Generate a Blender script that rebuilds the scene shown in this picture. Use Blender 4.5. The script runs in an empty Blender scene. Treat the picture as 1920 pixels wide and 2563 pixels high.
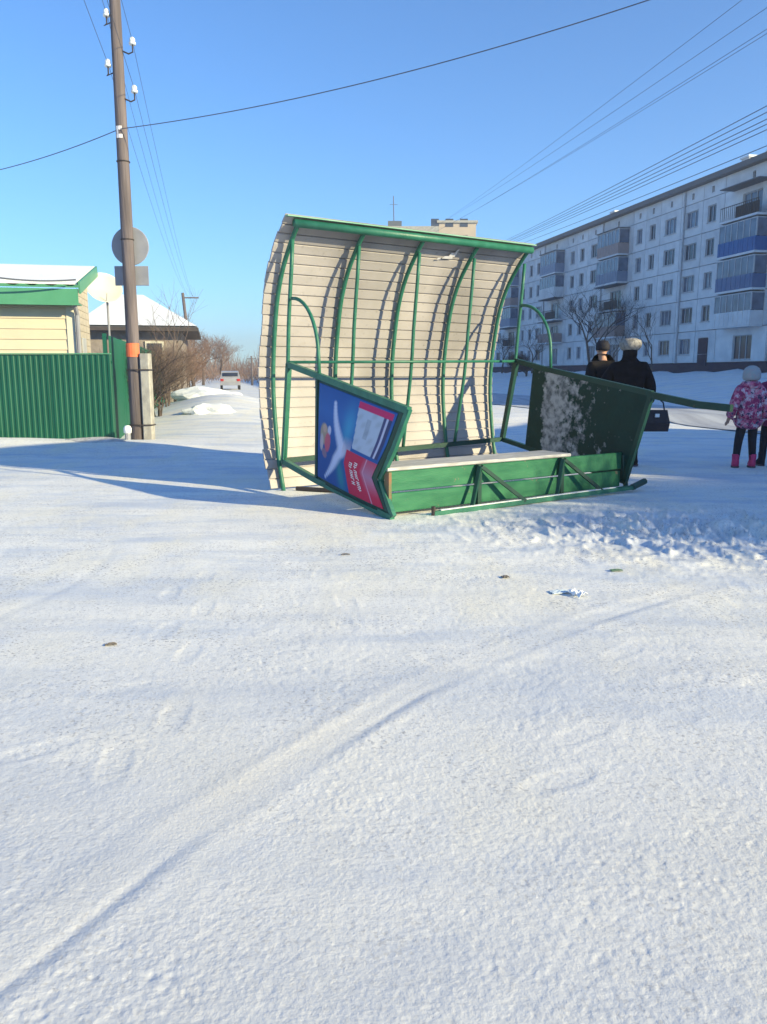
import bpy, bmesh, math, random
import numpy as np
from mathutils import Vector, Matrix

random.seed(7)
S = bpy.context.scene
COL = S.collection
R = math.radians

# ------------------------------------------------------------------ camera
H = 1.3
PITCH = R(9.857)
F = 2000.0 / 2563.0 * 36.0
cam_d = bpy.data.cameras.new('camera')
cam_d.lens = F
cam_d.sensor_width = 36.0
cam_d.sensor_fit = 'AUTO'
cam_d.clip_start = 0.05
cam_d.clip_end = 9000
cam = bpy.data.objects.new('camera', cam_d)
COL.objects.link(cam)
cam.location = (0, 0, H)
cam.rotation_euler = (math.pi / 2 - PITCH, 0, 0)
S.camera = cam

# ------------------------------------------------------------------ light
SUN_EL = R(19.5)
SUN_AZ = math.atan2(0.86, -0.51)            # clockwise from +Y
w = bpy.data.worlds.new('World')
S.world = w
w.use_nodes = True
wn = w.node_tree
bg = wn.nodes['Background']
sky = wn.nodes.new('ShaderNodeTexSky')
sky.sky_type = 'NISHITA'
sky.sun_disc = False
sky.sun_elevation = SUN_EL
sky.sun_rotation = SUN_AZ
sky.altitude = 300
sky.air_density = 1.0
sky.dust_density = 0.05
sky.ozone_density = 4.0
tint = wn.nodes.new('ShaderNodeMix')                 # the phone's cold rendering of the whole sky
tint.data_type = 'RGBA'
tint.blend_type = 'MULTIPLY'
tint.inputs['Factor'].default_value = 1
tint.inputs['B'].default_value = (.49, .755, .96, 1)
wn.links.new(sky.outputs[0], tint.inputs['A'])
wn.links.new(tint.outputs['Result'], bg.inputs['Color'])
bg.inputs['Strength'].default_value = 0.14

sd = bpy.data.lights.new('sun', 'SUN')
sd.energy = 5.0
sd.angle = R(0.7)
sd.color = (1.0, 0.86, 0.50)
sun = bpy.data.objects.new('sun', sd)
COL.objects.link(sun)
to_sun = Vector((math.sin(SUN_AZ) * math.cos(SUN_EL), math.cos(SUN_AZ) * math.cos(SUN_EL), math.sin(SUN_EL)))
sun.rotation_euler = to_sun.to_track_quat('Z', 'Y').to_euler()

S.view_settings.view_transform = 'Standard'
S.view_settings.look = 'None'
S.view_settings.exposure = 0.88
S.view_settings.gamma = 1.0
S.view_settings.use_curve_mapping = False

# ------------------------------------------------------------------ helpers
def at(px, py, Y):
    """world point on the viewing ray of photo pixel (px, py) at distance Y ahead"""
    a, b = px - 960.0, 1281.5 - py
    r = Vector((a, 2000 * math.cos(PITCH) + b * math.sin(PITCH), b * math.cos(PITCH) - 2000 * math.sin(PITCH)))
    return Vector((0, 0, H)) + r * (Y / r.y)


class MB:
    """collects simple shapes into one mesh"""
    def __init__(self):
        self.v = []
        self.f = []

    def add(self, vs, fs):
        o = len(self.v)
        self.v += [tuple(p) for p in vs]
        self.f += [tuple(i + o for i in q) for q in fs]
        return self

    def box(self, lo, hi, M=None):
        x0, y0, z0 = lo
        x1, y1, z1 = hi
        vs = [Vector(p) for p in ((x0, y0, z0), (x1, y0, z0), (x1, y1, z0), (x0, y1, z0),
                                  (x0, y0, z1), (x1, y0, z1), (x1, y1, z1), (x0, y1, z1))]
        if M:
            vs = [M @ p for p in vs]
        return self.add(vs, [(3, 2, 1, 0), (4, 5, 6, 7), (0, 1, 5, 4), (1, 2, 6, 5), (2, 3, 7, 6), (3, 0, 4, 7)])

    def bbox(self, lo, hi, b=0.01, M=None):
        """box with chamfered vertical and horizontal edges (octagonal section along its longest axis)"""
        lo, hi = Vector(lo), Vector(hi)
        d = hi - lo
        ax = max(range(3), key=lambda i: d[i])
        o = [i for i in range(3) if i != ax]
        b = min(b, d[o[0]] * .45, d[o[1]] * .45)
        sec = [(b, 0), (d[o[0]] - b, 0), (d[o[0]], b), (d[o[0]], d[o[1]] - b), (d[o[0]] - b, d[o[1]]), (b, d[o[1]]), (0, d[o[1]] - b), (0, b)]
        vs = []
        for e in (0, d[ax]):
            for p, q in sec:
                c = [0, 0, 0]
                c[ax] = e
                c[o[0]] = p
                c[o[1]] = q
                vs.append(lo + Vector(c))
        if M:
            vs = [M @ p for p in vs]
        fs = [(i, (i + 1) % 8, 8 + (i + 1) % 8, 8 + i) for i in range(8)] + [tuple(range(7, -1, -1)), tuple(range(8, 16))]
        return self.add(vs, fs)

    def tube(self, pts, r, n=8, r2=None, cap=True):
        pts = [Vector(p) for p in pts]
        m = len(pts)
        rs = r if isinstance(r, (list, tuple)) else [r + ((r2 if r2 is not None else r) - r) * i / max(1, m - 1) for i in range(m)]
        vs = []
        t0 = (pts[1] - pts[0]).normalized()
        up = Vector((0, 0, 1)) if abs(t0.z) < .9 else Vector((1, 0, 0))
        a = t0.cross(up).normalized()
        for i, p in enumerate(pts):
            if i == 0:
                t = pts[1] - pts[0]
            elif i == m - 1:
                t = pts[-1] - pts[-2]
            else:
                t = (pts[i + 1] - pts[i]).normalized() + (pts[i] - pts[i - 1]).normalized()
            t.normalize()
            a = (a - t * a.dot(t)).normalized()
            b = t.cross(a)
            for k in range(n):
                q = 2 * math.pi * (k + .5) / n
                vs.append(p + (a * math.cos(q) + b * math.sin(q)) * rs[i])
        fs = []
        for i in range(m - 1):
            for k in range(n):
                k2 = (k + 1) % n
                fs.append((i * n + k, i * n + k2, (i + 1) * n + k2, (i + 1) * n + k))
        if cap:
            fs.append(tuple(range(n - 1, -1, -1)))
            fs.append(tuple(range((m - 1) * n, m * n)))
        return self.add(vs, fs)

    def bar(self, p, q, wd, ht, up=(0, 0, 1)):
        """rectangular bar from p to q"""
        p, q, up = Vector(p), Vector(q), Vector(up)
        t = (q - p).normalized()
        a = t.cross(up).normalized() * (wd / 2)
        b = a.cross(t).normalized() * (ht / 2)
        vs = [p - a - b, p + a - b, p + a + b, p - a + b, q - a - b, q + a - b, q + a + b, q - a + b]
        return self.add(vs, [(3, 2, 1, 0), (4, 5, 6, 7), (0, 1, 5, 4), (1, 2, 6, 5), (2, 3, 7, 6), (3, 0, 4, 7)])

    def lathe(self, prof, n=16, M=None):
        vs = []
        for r, z in prof:
            for k in range(n):
                q = 2 * math.pi * k / n
                vs.append(Vector((r * math.cos(q), r * math.sin(q), z)))
        if M:
            vs = [M @ p for p in vs]
        fs = []
        for i in range(len(prof) - 1):
            for k in range(n):
                k2 = (k + 1) % n
                fs.append((i * n + k, i * n + k2, (i + 1) * n + k2, (i + 1) * n + k))
        fs.append(tuple(range(n - 1, -1, -1)))
        fs.append(tuple(range((len(prof) - 1) * n, len(prof) * n)))
        return self.add(vs, fs)

    def mesh(self, name, smooth=False):
        me = bpy.data.meshes.new(name)
        me.from_pydata(self.v, [], self.f)
        me.validate()
        if smooth:
            me.polygons.foreach_set('use_smooth', [True] * len(me.polygons))
        me.update()
        return me

    def build(self, name, m, parent=None, smooth=False):
        me = self.mesh(name, smooth)
        me.materials.append(m)
        return link(name, me, parent)


def link(name, me, parent=None):
    o = bpy.data.objects.new(name, me)
    COL.objects.link(o)
    if parent:
        o.parent = parent
    return o


def empty(name, loc=(0, 0, 0), rz=0.0):
    o = bpy.data.objects.new(name, None)
    o.empty_display_size = .2
    COL.objects.link(o)
    o.location = loc
    o.rotation_euler = (0, 0, rz)
    return o


def tag(o, label, cat, group=None):
    o['label'] = label
    o['category'] = cat
    if group:
        o['group'] = group
    return o


def kind(o, k):
    o['kind'] = k
    return o


# ------------------------------------------------------------------ materials
def lin(c):
    return tuple(((x / 255) / 12.92 if x / 255 <= .04045 else ((x / 255 + .055) / 1.055) ** 2.4) for x in c)


def mat(name, c, c2=None, scale=6.0, rough=.6, bump=0.0, bscale=None, spec=.3, metal=0.0, detail=4, stretch=None, lo=.35, hi=.65, objrand=0.0, coat=0):
    m = bpy.data.materials.new(name)
    m.use_nodes = True
    nt = m.node_tree
    N = nt.nodes
    b = N['Principled BSDF']
    b.inputs['Roughness'].default_value = rough
    b.inputs['Specular IOR Level'].default_value = spec
    b.inputs['Metallic'].default_value = metal
    tc = N.new('ShaderNodeTexCoord')
    vec = tc.outputs['Object']
    if stretch:
        mp = N.new('ShaderNodeMapping')
        mp.inputs['Scale'].default_value = stretch
        nt.links.new(vec, mp.inputs['Vector'])
        vec = mp.outputs[0]
    nz = N.new('ShaderNodeTexNoise')
    nz.inputs['Scale'].default_value = scale
    nz.inputs['Detail'].default_value = detail
    nt.links.new(vec, nz.inputs['Vector'])
    mr = N.new('ShaderNodeMapRange')
    mr.inputs['From Min'].default_value = lo
    mr.inputs['From Max'].default_value = hi
    nt.links.new(nz.outputs['Fac'], mr.inputs['Value'])
    mx = N.new('ShaderNodeMix')
    mx.data_type = 'RGBA'
    mx.inputs['A'].default_value = (*c, 1)
    mx.inputs['B'].default_value = (*(c2 or tuple(x * .8 for x in c)), 1)
    nt.links.new(mr.outputs[0], mx.inputs['Factor'])
    out = mx.outputs['Result']
    if objrand:
        oi = N.new('ShaderNodeObjectInfo')
        mr2 = N.new('ShaderNodeMapRange')
        mr2.inputs['To Min'].default_value = 1 - objrand
        mr2.inputs['To Max'].default_value = 1 + objrand
        nt.links.new(oi.outputs['Random'], mr2.inputs['Value'])
        hs = N.new('ShaderNodeHueSaturation')
        nt.links.new(mr2.outputs[0], hs.inputs['Value'])
        nt.links.new(out, hs.inputs['Color'])
        out = hs.outputs[0]
    nt.links.new(out, b.inputs['Base Color'])
    if bump:
        nb = N.new('ShaderNodeTexNoise')
        nb.inputs['Scale'].default_value = bscale or scale * 4
        nb.inputs['Detail'].default_value = 5
        nt.links.new(vec, nb.inputs['Vector'])
        bp = N.new('ShaderNodeBump')
        bp.inputs['Strength'].default_value = bump
        bp.inputs['Distance'].default_value = .02
        nt.links.new(nb.outputs['Fac'], bp.inputs['Height'])
        nt.links.new(bp.outputs[0], b.inputs['Normal'])
    return m


M_GREEN = mat('green_paint', (.016, .125, .08), (.028, .165, .11), 9, .45, .15, 40, .45)
M_GREEN_D = mat('dark_green_paint', (.006, .045, .036), (.010, .06, .045), 5, .5, .1, 40, .4)
M_BENCH = mat('bench_paint', (.010, .125, .062), (.03, .175, .085), 3, .5, .15, 30, .35, stretch=(1, 3, 4))
M_WOOD_RAW = mat('raw_wood_edge', (.24, .13, .075), (.13, .15, .08), 12, .8, .3)
M_MINT = mat('pale_mint_edge', (.16, .34, .25), (.22, .40, .31), 5, .6)
M_BOARD = mat('dusty_board', (.36, .355, .345), (.55, .55, .55), 5, .8, .2, stretch=(1, 8, 8))
M_SIDING = mat('beige_siding', (.43, .40, .40), (.34, .32, .315), 1.1, .55, .05, 60, .25, objrand=.045, lo=.35, hi=.65)
M_SNOWCAP = mat('snow_cover', (.82, .84, .86), (.76, .79, .83), 6, .8, .5, 20, .2)
M_YELLOW = mat('cream_siding', (.66, .58, .44), (.61, .54, .42), 2, .5, .05, 40, .3, objrand=.03)
M_GREYSIDE = mat('grey_beige_cladding', (.55, .49, .40), (.42, .38, .31), 9, .7, .3, 30)
M_TRIM = mat('white_trim', (.7, .66, .55), (.62, .6, .5), 4, .5)
M_EAVE = mat('green_metal_eave', (.07, .27, .15), (.09, .31, .18), 2, .4, 0, None, .4)
M_FENCE = mat('green_fence_metal', (.004, .088, .052), (.006, .10, .062), 1.2, .42, 0.03, 30, .4, objrand=.06)
M_FENCE_DK = mat('brown_boards', (.10, .045, .035), (.07, .06, .05), 3, .8, .3, objrand=.25)
M_POLE = mat('weathered_pole_wood', (.195, .165, .17), (.11, .095, .10), 11, .85, .6, 40, .15, stretch=(1, 1, .07))
M_CONC = mat('pale_concrete', (.42, .41, .37), (.30, .29, .27), 7, .85, .4, 40, .15)
M_WIRE = mat('wire_metal', (.075, .09, .13), (.09, .10, .14), 3, .6)
M_IRON = mat('dark_iron', (.035, .035, .045), (.06, .045, .04), 12, .6, .2)
M_PORC = mat('white_porcelain', (.8, .85, .86), (.75, .8, .82), 8, .2, 0, None, .5)
M_ORANGE = mat('orange_notice', (.85, .17, .07), (.8, .2, .1), 8, .7)
M_WHITEP = mat('white_paint', (.78, .76, .78), (.7, .68, .7), 20, .7)
M_SIGN = mat('grey_sign_back', (.30, .31, .35), (.25, .26, .30), 4, .6, 0, None, .2)
M_DARKWALL = mat('dark_house_wall', (.22, .19, .175), (.30, .26, .23), 4, .8, .3)
M_EAVED = mat('dark_eave_boards', (.055, .05, .055), (.08, .07, .07), 4, .8)
M_GLASS = mat('window_glass', (.02, .028, .05), (.05, .06, .085), .6, .12, 0, None, .5)
M_GLASSB = mat('balcony_glass', (.14, .18, .25), (.07, .09, .14), 1.1, .15, 0, None, .5)
M_PANEL = mat('wall_panel_white', (.70, .71, .72), (.56, .57, .59), .9, .85, .25, 12, .15, objrand=.06)
M_SEAM = mat('panel_seam', (.20, .21, .23), (.24, .25, .27), 3, .9)
M_PLINTH = mat('dark_plinth', (.045, .03, .05), (.06, .045, .06), 2, .8, .2)
M_ROOF = mat('dark_roof', (.09, .11, .14), (.11, .12, .14), 2, .7)
M_FRAME = mat('window_frame_white', (.48, .5, .52), (.4, .42, .45), 3, .6)
M_BLUE = mat('blue_balcony_sheet', (.02, .10, .30), (.025, .12, .33), 2, .5, objrand=.05)
M_GREYB = mat('grey_balcony_sheet', (.20, .25, .35), (.25, .29, .38), 2, .6, objrand=.15)
M_BLUEG = mat('slate_blue_balcony_sheet', (.07, .12, .25), (.09, .15, .28), 2, .5, objrand=.1)
M_BROWNB = mat('brown_balcony_sheet', (.36, .27, .25), (.3, .23, .22), 2, .7, objrand=.15)
M_TOWER = mat('tan_tower_wall', (.50, .41, .32), (.44, .37, .30), .4, .85)
M_BARK = mat('bark', (.075, .06, .055), (.12, .095, .085), 9, .9, .4)
M_TWIG = mat('twigs', (.12, .085, .075), (.16, .12, .10), 5, .9)
M_TWIG_R = mat('reddish_twigs', (.22, .14, .115), (.17, .12, .10), 5, .9)
M_TWIG_D = mat('dark_twigs', (.03, .028, .036), (.05, .042, .05), 5, .9)
M_CARW = mat('white_car_paint', (.36, .37, .39), (.32, .33, .35), 3, .3, 0, None, .5)
M_TYRE = mat('tyre', (.02, .02, .022), (.03, .03, .03), 9, .8)
M_RED = mat('red_lamp', (.45, .02, .02), (.4, .02, .02), 9, .3)
M_DISH = mat('cream_dish', (.66, .63, .55), (.62, .59, .51), 3, .5)
M_COAT = mat('black_coat', (.007, .007, .011), (.012, .012, .018), 14, .95, .3, 60, .15)
M_COAT2 = mat('dark_brown_coat', (.014, .012, .014), (.009, .009, .012), 14, .85, .5, 60, .15)
M_TROUS = mat('dark_trousers', (.014, .016, .026), (.02, .022, .034), 18, .85, .4)
M_SKIN = mat('skin', (.50, .29, .21), (.46, .26, .2), 9, .55)
M_HATW = mat('white_knit_hat', (.40, .38, .35), (.22, .21, .2), 28, .95, 1.0, 70, .1)
M_HATD = mat('black_cap', (.011, .011, .018), (.02, .02, .03), 20, .8)
M_BAG = mat('black_bag_leather', (.018, .016, .026), (.03, .026, .036), 10, .45, .3, 60)
M_PINKB = mat('pink_boot', (.62, .05, .17), (.52, .04, .14), 14, .5)
M_SOLE = mat('grey_sole', (.09, .07, .09), (.12, .1, .12), 9, .8)
M_HATG = mat('grey_teal_hat', (.38, .45, .46), (.46, .42, .44), 30, .95, .8, 70)
M_LITTER = mat('pale_blue_paper', (.62, .72, .78), (.72, .78, .82), 5, .8)
M_LITTERG = mat('green_scrap', (.10, .20, .13), (.15, .2, .15), 20, .8)
M_LEAF = mat('dry_leaf', (.16, .14, .13), (.12, .11, .10), 30, .9)
M_HAIR = mat('light_hair', (.32, .25, .19), (.26, .2, .16), 30, .8)

def weather_siding(m):
    """large soft grime patches running over the planks"""
    nt = m.node_tree
    N, L = nt.nodes, nt.links
    b = N['Principled BSDF']
    src = b.inputs['Base Color'].links[0].from_socket
    g = N.new('ShaderNodeNewGeometry')
    nz = N.new('ShaderNodeTexNoise')
    nz.inputs['Scale'].default_value = .85
    nz.inputs['Detail'].default_value = 3
    L.new(g.outputs['Position'], nz.inputs['Vector'])
    n2 = N.new('ShaderNodeTexNoise')
    n2.inputs['Scale'].default_value = 24
    n2.inputs['Detail'].default_value = 6
    L.new(g.outputs['Position'], n2.inputs['Vector'])
    mr = N.new('ShaderNodeMapRange')
    mr.inputs['From Min'].default_value = .40
    mr.inputs['From Max'].default_value = .64
    mr.inputs['To Min'].default_value = 1.06
    mr.inputs['To Max'].default_value = .70
    L.new(nz.outputs['Fac'], mr.inputs['Value'])
    m2 = N.new('ShaderNodeMapRange')
    m2.inputs['From Min'].default_value = .62
    m2.inputs['From Max'].default_value = .75
    m2.inputs['To Min'].default_value = 1
    m2.inputs['To Max'].default_value = .72
    L.new(n2.outputs['Fac'], m2.inputs['Value'])
    mu = N.new('ShaderNodeMath')
    mu.operation = 'MULTIPLY'
    L.new(mr.outputs[0], mu.inputs[0])
    L.new(m2.outputs[0], mu.inputs[1])
    hs = N.new('ShaderNodeHueSaturation')
    L.new(mu.outputs[0], hs.inputs['Value'])
    L.new(src, hs.inputs['Color'])
    L.new(hs.outputs[0], b.inputs['Base Color'])


def chip_paint(m, rust=(.11, .06, .04), amount=.66):
    """rust and bare spots where the paint has come off"""
    nt = m.node_tree
    N, L = nt.nodes, nt.links
    b = N['Principled BSDF']
    src = b.inputs['Base Color'].links[0].from_socket
    g = N.new('ShaderNodeNewGeometry')
    nz = N.new('ShaderNodeTexNoise')
    nz.inputs['Scale'].default_value = 7
    nz.inputs['Detail'].default_value = 8
    nz.inputs['Roughness'].default_value = .7
    L.new(g.outputs['Position'], nz.inputs['Vector'])
    mr = N.new('ShaderNodeMapRange')
    mr.inputs['From Min'].default_value = amount
    mr.inputs['From Max'].default_value = amount + .03
    L.new(nz.outputs['Fac'], mr.inputs['Value'])
    mx = N.new('ShaderNodeMix')
    mx.data_type = 'RGBA'
    L.new(mr.outputs[0], mx.inputs['Factor'])
    L.new(src, mx.inputs['A'])
    mx.inputs['B'].default_value = (*rust, 1)
    L.new(mx.outputs['Result'], b.inputs['Base Color'])


weather_siding(M_SIDING)
chip_paint(M_GREEN)
chip_paint(M_GREEN_D)
chip_paint(M_BENCH, (.16, .14, .10), .64)


def jacket_material():
    """pink, white and plum patterned cloth"""
    m = mat('patterned_pink_cloth', (.5, .1, .2), None, 9, .85)
    nt = m.node_tree
    N = nt.nodes
    tc = N.new('ShaderNodeTexCoord')
    vo = N.new('ShaderNodeTexVoronoi')
    vo.inputs['Scale'].default_value = 24
    vo.feature = 'SMOOTH_F1'
    vo.inputs['Smoothness'].default_value = .35
    dn = N.new('ShaderNodeTexNoise')
    dn.inputs['Scale'].default_value = 30
    va = N.new('ShaderNodeMixRGB')
    va.blend_type = 'ADD'
    va.inputs[0].default_value = .07
    nt.links.new(tc.outputs['Object'], va.inputs[1])
    nt.links.new(dn.outputs['Color'], va.inputs[2])
    nt.links.new(va.outputs[0], vo.inputs['Vector'])
    sp = N.new('ShaderNodeSeparateColor')
    nt.links.new(vo.outputs['Color'], sp.inputs[0])
    cr = N.new('ShaderNodeValToRGB')
    cr.color_ramp.interpolation = 'CONSTANT'
    els = cr.color_ramp.elements
    els[0].position = 0
    els[0].color = (.30, .035, .12, 1)
    els[1].position = .24
    els[1].color = (.62, .16, .27, 1)
    for p, c in ((.46, (.62, .50, .58)), (.62, (.075, .035, .10)), (.78, (.52, .06, .16)), (.90, (.70, .38, .46))):
        e = els.new(p)
        e.color = (*c, 1)
    nt.links.new(sp.outputs[0], cr.inputs[0])
    nt.links.new(cr.outputs[0], N['Principled BSDF'].inputs['Base Color'])
    return m


M_JACKET = jacket_material()


def snow_material():
    m = bpy.data.materials.new('packed_snow')
    m.use_nodes = True
    nt = m.node_tree
    N = nt.nodes
    L = nt.links
    b = N['Principled BSDF']
    b.inputs['Roughness'].default_value = .7
    b.inputs['Specular IOR Level'].default_value = .25
    tc = N.new('ShaderNodeTexCoord')

    def noise(scale, detail=4, st=None, rough=.55):
        v = tc.outputs['Object']
        if st:
            mp = N.new('ShaderNodeMapping')
            mp.inputs['Scale'].default_value = st
            mp.inputs['Rotation'].default_value = (0, 0, R(-33))
            L.new(v, mp.inputs['Vector'])
            v = mp.outputs[0]
        n = N.new('ShaderNodeTexNoise')
        n.inputs['Scale'].default_value = scale
        n.inputs['Detail'].default_value = detail
        n.inputs['Roughness'].default_value = rough
        L.new(v, n.inputs['Vector'])
        return n.outputs['Fac']

    def mrange(s, a, c, ta=0, tb=1):
        q = N.new('ShaderNodeMapRange')
        for k, x in zip(('From Min', 'From Max', 'To Min', 'To Max'), (a, c, ta, tb)):
            q.inputs[k].default_value = x
        L.new(s, q.inputs['Value'])
        return q.outputs[0]

    def mix(fac, a, c):
        q = N.new('ShaderNodeMix')
        q.data_type = 'RGBA'
        L.new(fac, q.inputs['Factor'])
        for k, x in (('A', a), ('B', c)):
            if isinstance(x, tuple):
                q.inputs[k].default_value = (*x, 1)
            else:
                L.new(x, q.inputs[k])
        return q.outputs['Result']

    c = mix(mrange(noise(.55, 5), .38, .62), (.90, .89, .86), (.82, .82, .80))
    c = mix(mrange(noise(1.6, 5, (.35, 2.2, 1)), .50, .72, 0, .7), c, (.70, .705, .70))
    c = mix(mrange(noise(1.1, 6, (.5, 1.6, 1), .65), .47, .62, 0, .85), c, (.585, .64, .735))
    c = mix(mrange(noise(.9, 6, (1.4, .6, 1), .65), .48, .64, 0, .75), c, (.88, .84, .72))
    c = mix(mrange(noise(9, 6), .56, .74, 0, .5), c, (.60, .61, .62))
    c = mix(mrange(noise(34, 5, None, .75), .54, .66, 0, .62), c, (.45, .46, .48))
    mu = N.new('ShaderNodeMath')
    mu.operation = 'MULTIPLY'
    L.new(mrange(noise(60, 4), .57, .64, 0, .9), mu.inputs[0])
    L.new(mrange(noise(2.3, 4), .42, .60, .25, 1), mu.inputs[1])
    c = mix(mu.outputs[0], c, (.30, .29, .29))
    at_ = N.new('ShaderNodeAttribute')
    at_.attribute_name = 'track_dirt'
    c = mix(mrange(at_.outputs['Fac'], 0, 1, 0, .5), c, (.76, .72, .63))
    # greyer snow nearest to the viewer, its border broken by noise
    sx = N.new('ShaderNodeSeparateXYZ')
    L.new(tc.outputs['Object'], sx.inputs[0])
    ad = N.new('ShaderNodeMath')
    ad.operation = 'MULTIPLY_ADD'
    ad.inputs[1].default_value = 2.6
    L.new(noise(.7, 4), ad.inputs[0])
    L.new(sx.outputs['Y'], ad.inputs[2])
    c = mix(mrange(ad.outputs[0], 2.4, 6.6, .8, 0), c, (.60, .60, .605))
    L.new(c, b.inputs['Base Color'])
    bp2 = N.new('ShaderNodeBump')
    bp2.inputs['Strength'].default_value = .2
    bp2.inputs['Distance'].default_value = .010
    L.new(noise(26, 6, None, .62), bp2.inputs['Height'])
    bp = N.new('ShaderNodeBump')
    bp.inputs['Strength'].default_value = .45
    bp.inputs['Distance'].default_value = .005
    L.new(noise(85, 4, None, .62), bp.inputs['Height'])
    L.new(bp2.outputs[0], bp.inputs['Normal'])
    L.new(bp.outputs[0], b.inputs['Normal'])
    return m


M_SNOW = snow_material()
M_ROAD = mat('snowy_road', (.52, .54, .57), (.34, .35, .39), .8, .7, .4, 14, .25, stretch=(3.5, .25, 1))

# ------------------------------------------------------------------ ground
FD = Vector((-.206, .979, 0)).normalized()          # direction of the street and of the long facade
FN = Vector((-FD.y, FD.x, 0))                       # from the facade towards the street
FA = Vector((27, 66, 0))


def hash2(ix, iy, seed):
    n = (ix * 374761393 + iy * 668265263 + seed * 1442695041) & 0xffffffff
    n = ((n ^ (n >> 13)) * 1274126177) & 0xffffffff
    n = n ^ (n >> 16)
    return (n & 0xffff) / 65535.0


def vnoise(x, y, seed=0):
    ca, sa = math.cos(seed * 1.37 + .4), math.sin(seed * 1.37 + .4)
    x, y = x * ca - y * sa, x * sa + y * ca
    ix = np.floor(x).astype(np.int64)
    iy = np.floor(y).astype(np.int64)
    fx, fy = x - ix, y - iy
    fx = fx * fx * fx * (fx * (fx * 6 - 15) + 10)
    fy = fy * fy * fy * (fy * (fy * 6 - 15) + 10)
    a, b_ = hash2(ix, iy, seed), hash2(ix + 1, iy, seed)
    c, d = hash2(ix, iy + 1, seed), hash2(ix + 1, iy + 1, seed)
    return (a * (1 - fx) + b_ * fx) * (1 - fy) + (c * (1 - fx) + d * fx) * fy


def gauss(x, y, cx, cy, rx, ry, rot=0.0):
    ca, sa = math.cos(rot), math.sin(rot)
    u = ((x - cx) * ca + (y - cy) * sa) / rx
    v = (-(x - cx) * sa + (y - cy) * ca) / ry
    return np.exp(-(u * u + v * v))


def line_d(x, y, p, q):
    """signed distance from the line pq, and the place along it"""
    dx, dy = q[0] - p[0], q[1] - p[1]
    l = math.hypot(dx, dy)
    dx, dy = dx / l, dy / l
    return -(x - p[0]) * dy + (y - p[1]) * dx, (x - p[0]) * dx + (y - p[1]) * dy


TRACK = [(-1.25, .9), (-.86, 1.59), (-.58, 2.15), (-.21, 2.69), (.13, 3.14), (1.04, 4.10), (2.32, 5.07), (3.9, 6.0)]


def track_d(x, y):
    """signed distance from the wheel track (positive on its left) and the way along it"""
    best = np.full(x.shape, 9.0)
    al = np.zeros(x.shape)
    s0 = 0.0
    for p, q in zip(TRACK, TRACK[1:]):
        dx, dy = q[0] - p[0], q[1] - p[1]
        l = math.hypot(dx, dy)
        dx, dy = dx / l, dy / l
        t = np.clip((x - p[0]) * dx + (y - p[1]) * dy, 0, l)
        ex, ey = x - (p[0] + dx * t), y - (p[1] + dy * t)
        dist = np.hypot(ex, ey)
        sg = np.where(-(x - p[0]) * dy + (y - p[1]) * dx >= 0, 1.0, -1.0)
        k = dist < np.abs(best)
        best = np.where(k, dist * sg, best)
        al = np.where(k, s0 + t, al)
        s0 += l
    return best, al


def base_height(x, y):
    q = (x - FA.x) * FN.x + (y - FA.y) * FN.y
    t = np.clip((21.0 - q) / 17.0, 0, 1)
    h = 1.30 * t * t * (3 - 2 * t)
    h = h + .60 * gauss(x, y, -5.6, 28, 2.0, 8, .2)          # ploughed bank in the side street
    h = h + .17 * gauss(x, y, -7.4, 14.2, 3.6, .9)          # drift along the green fence
    h = h + .22 * gauss(x, y, 5.5, 22.2, 7.5, 1.1, -.05)     # berm along the road
    return h


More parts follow.
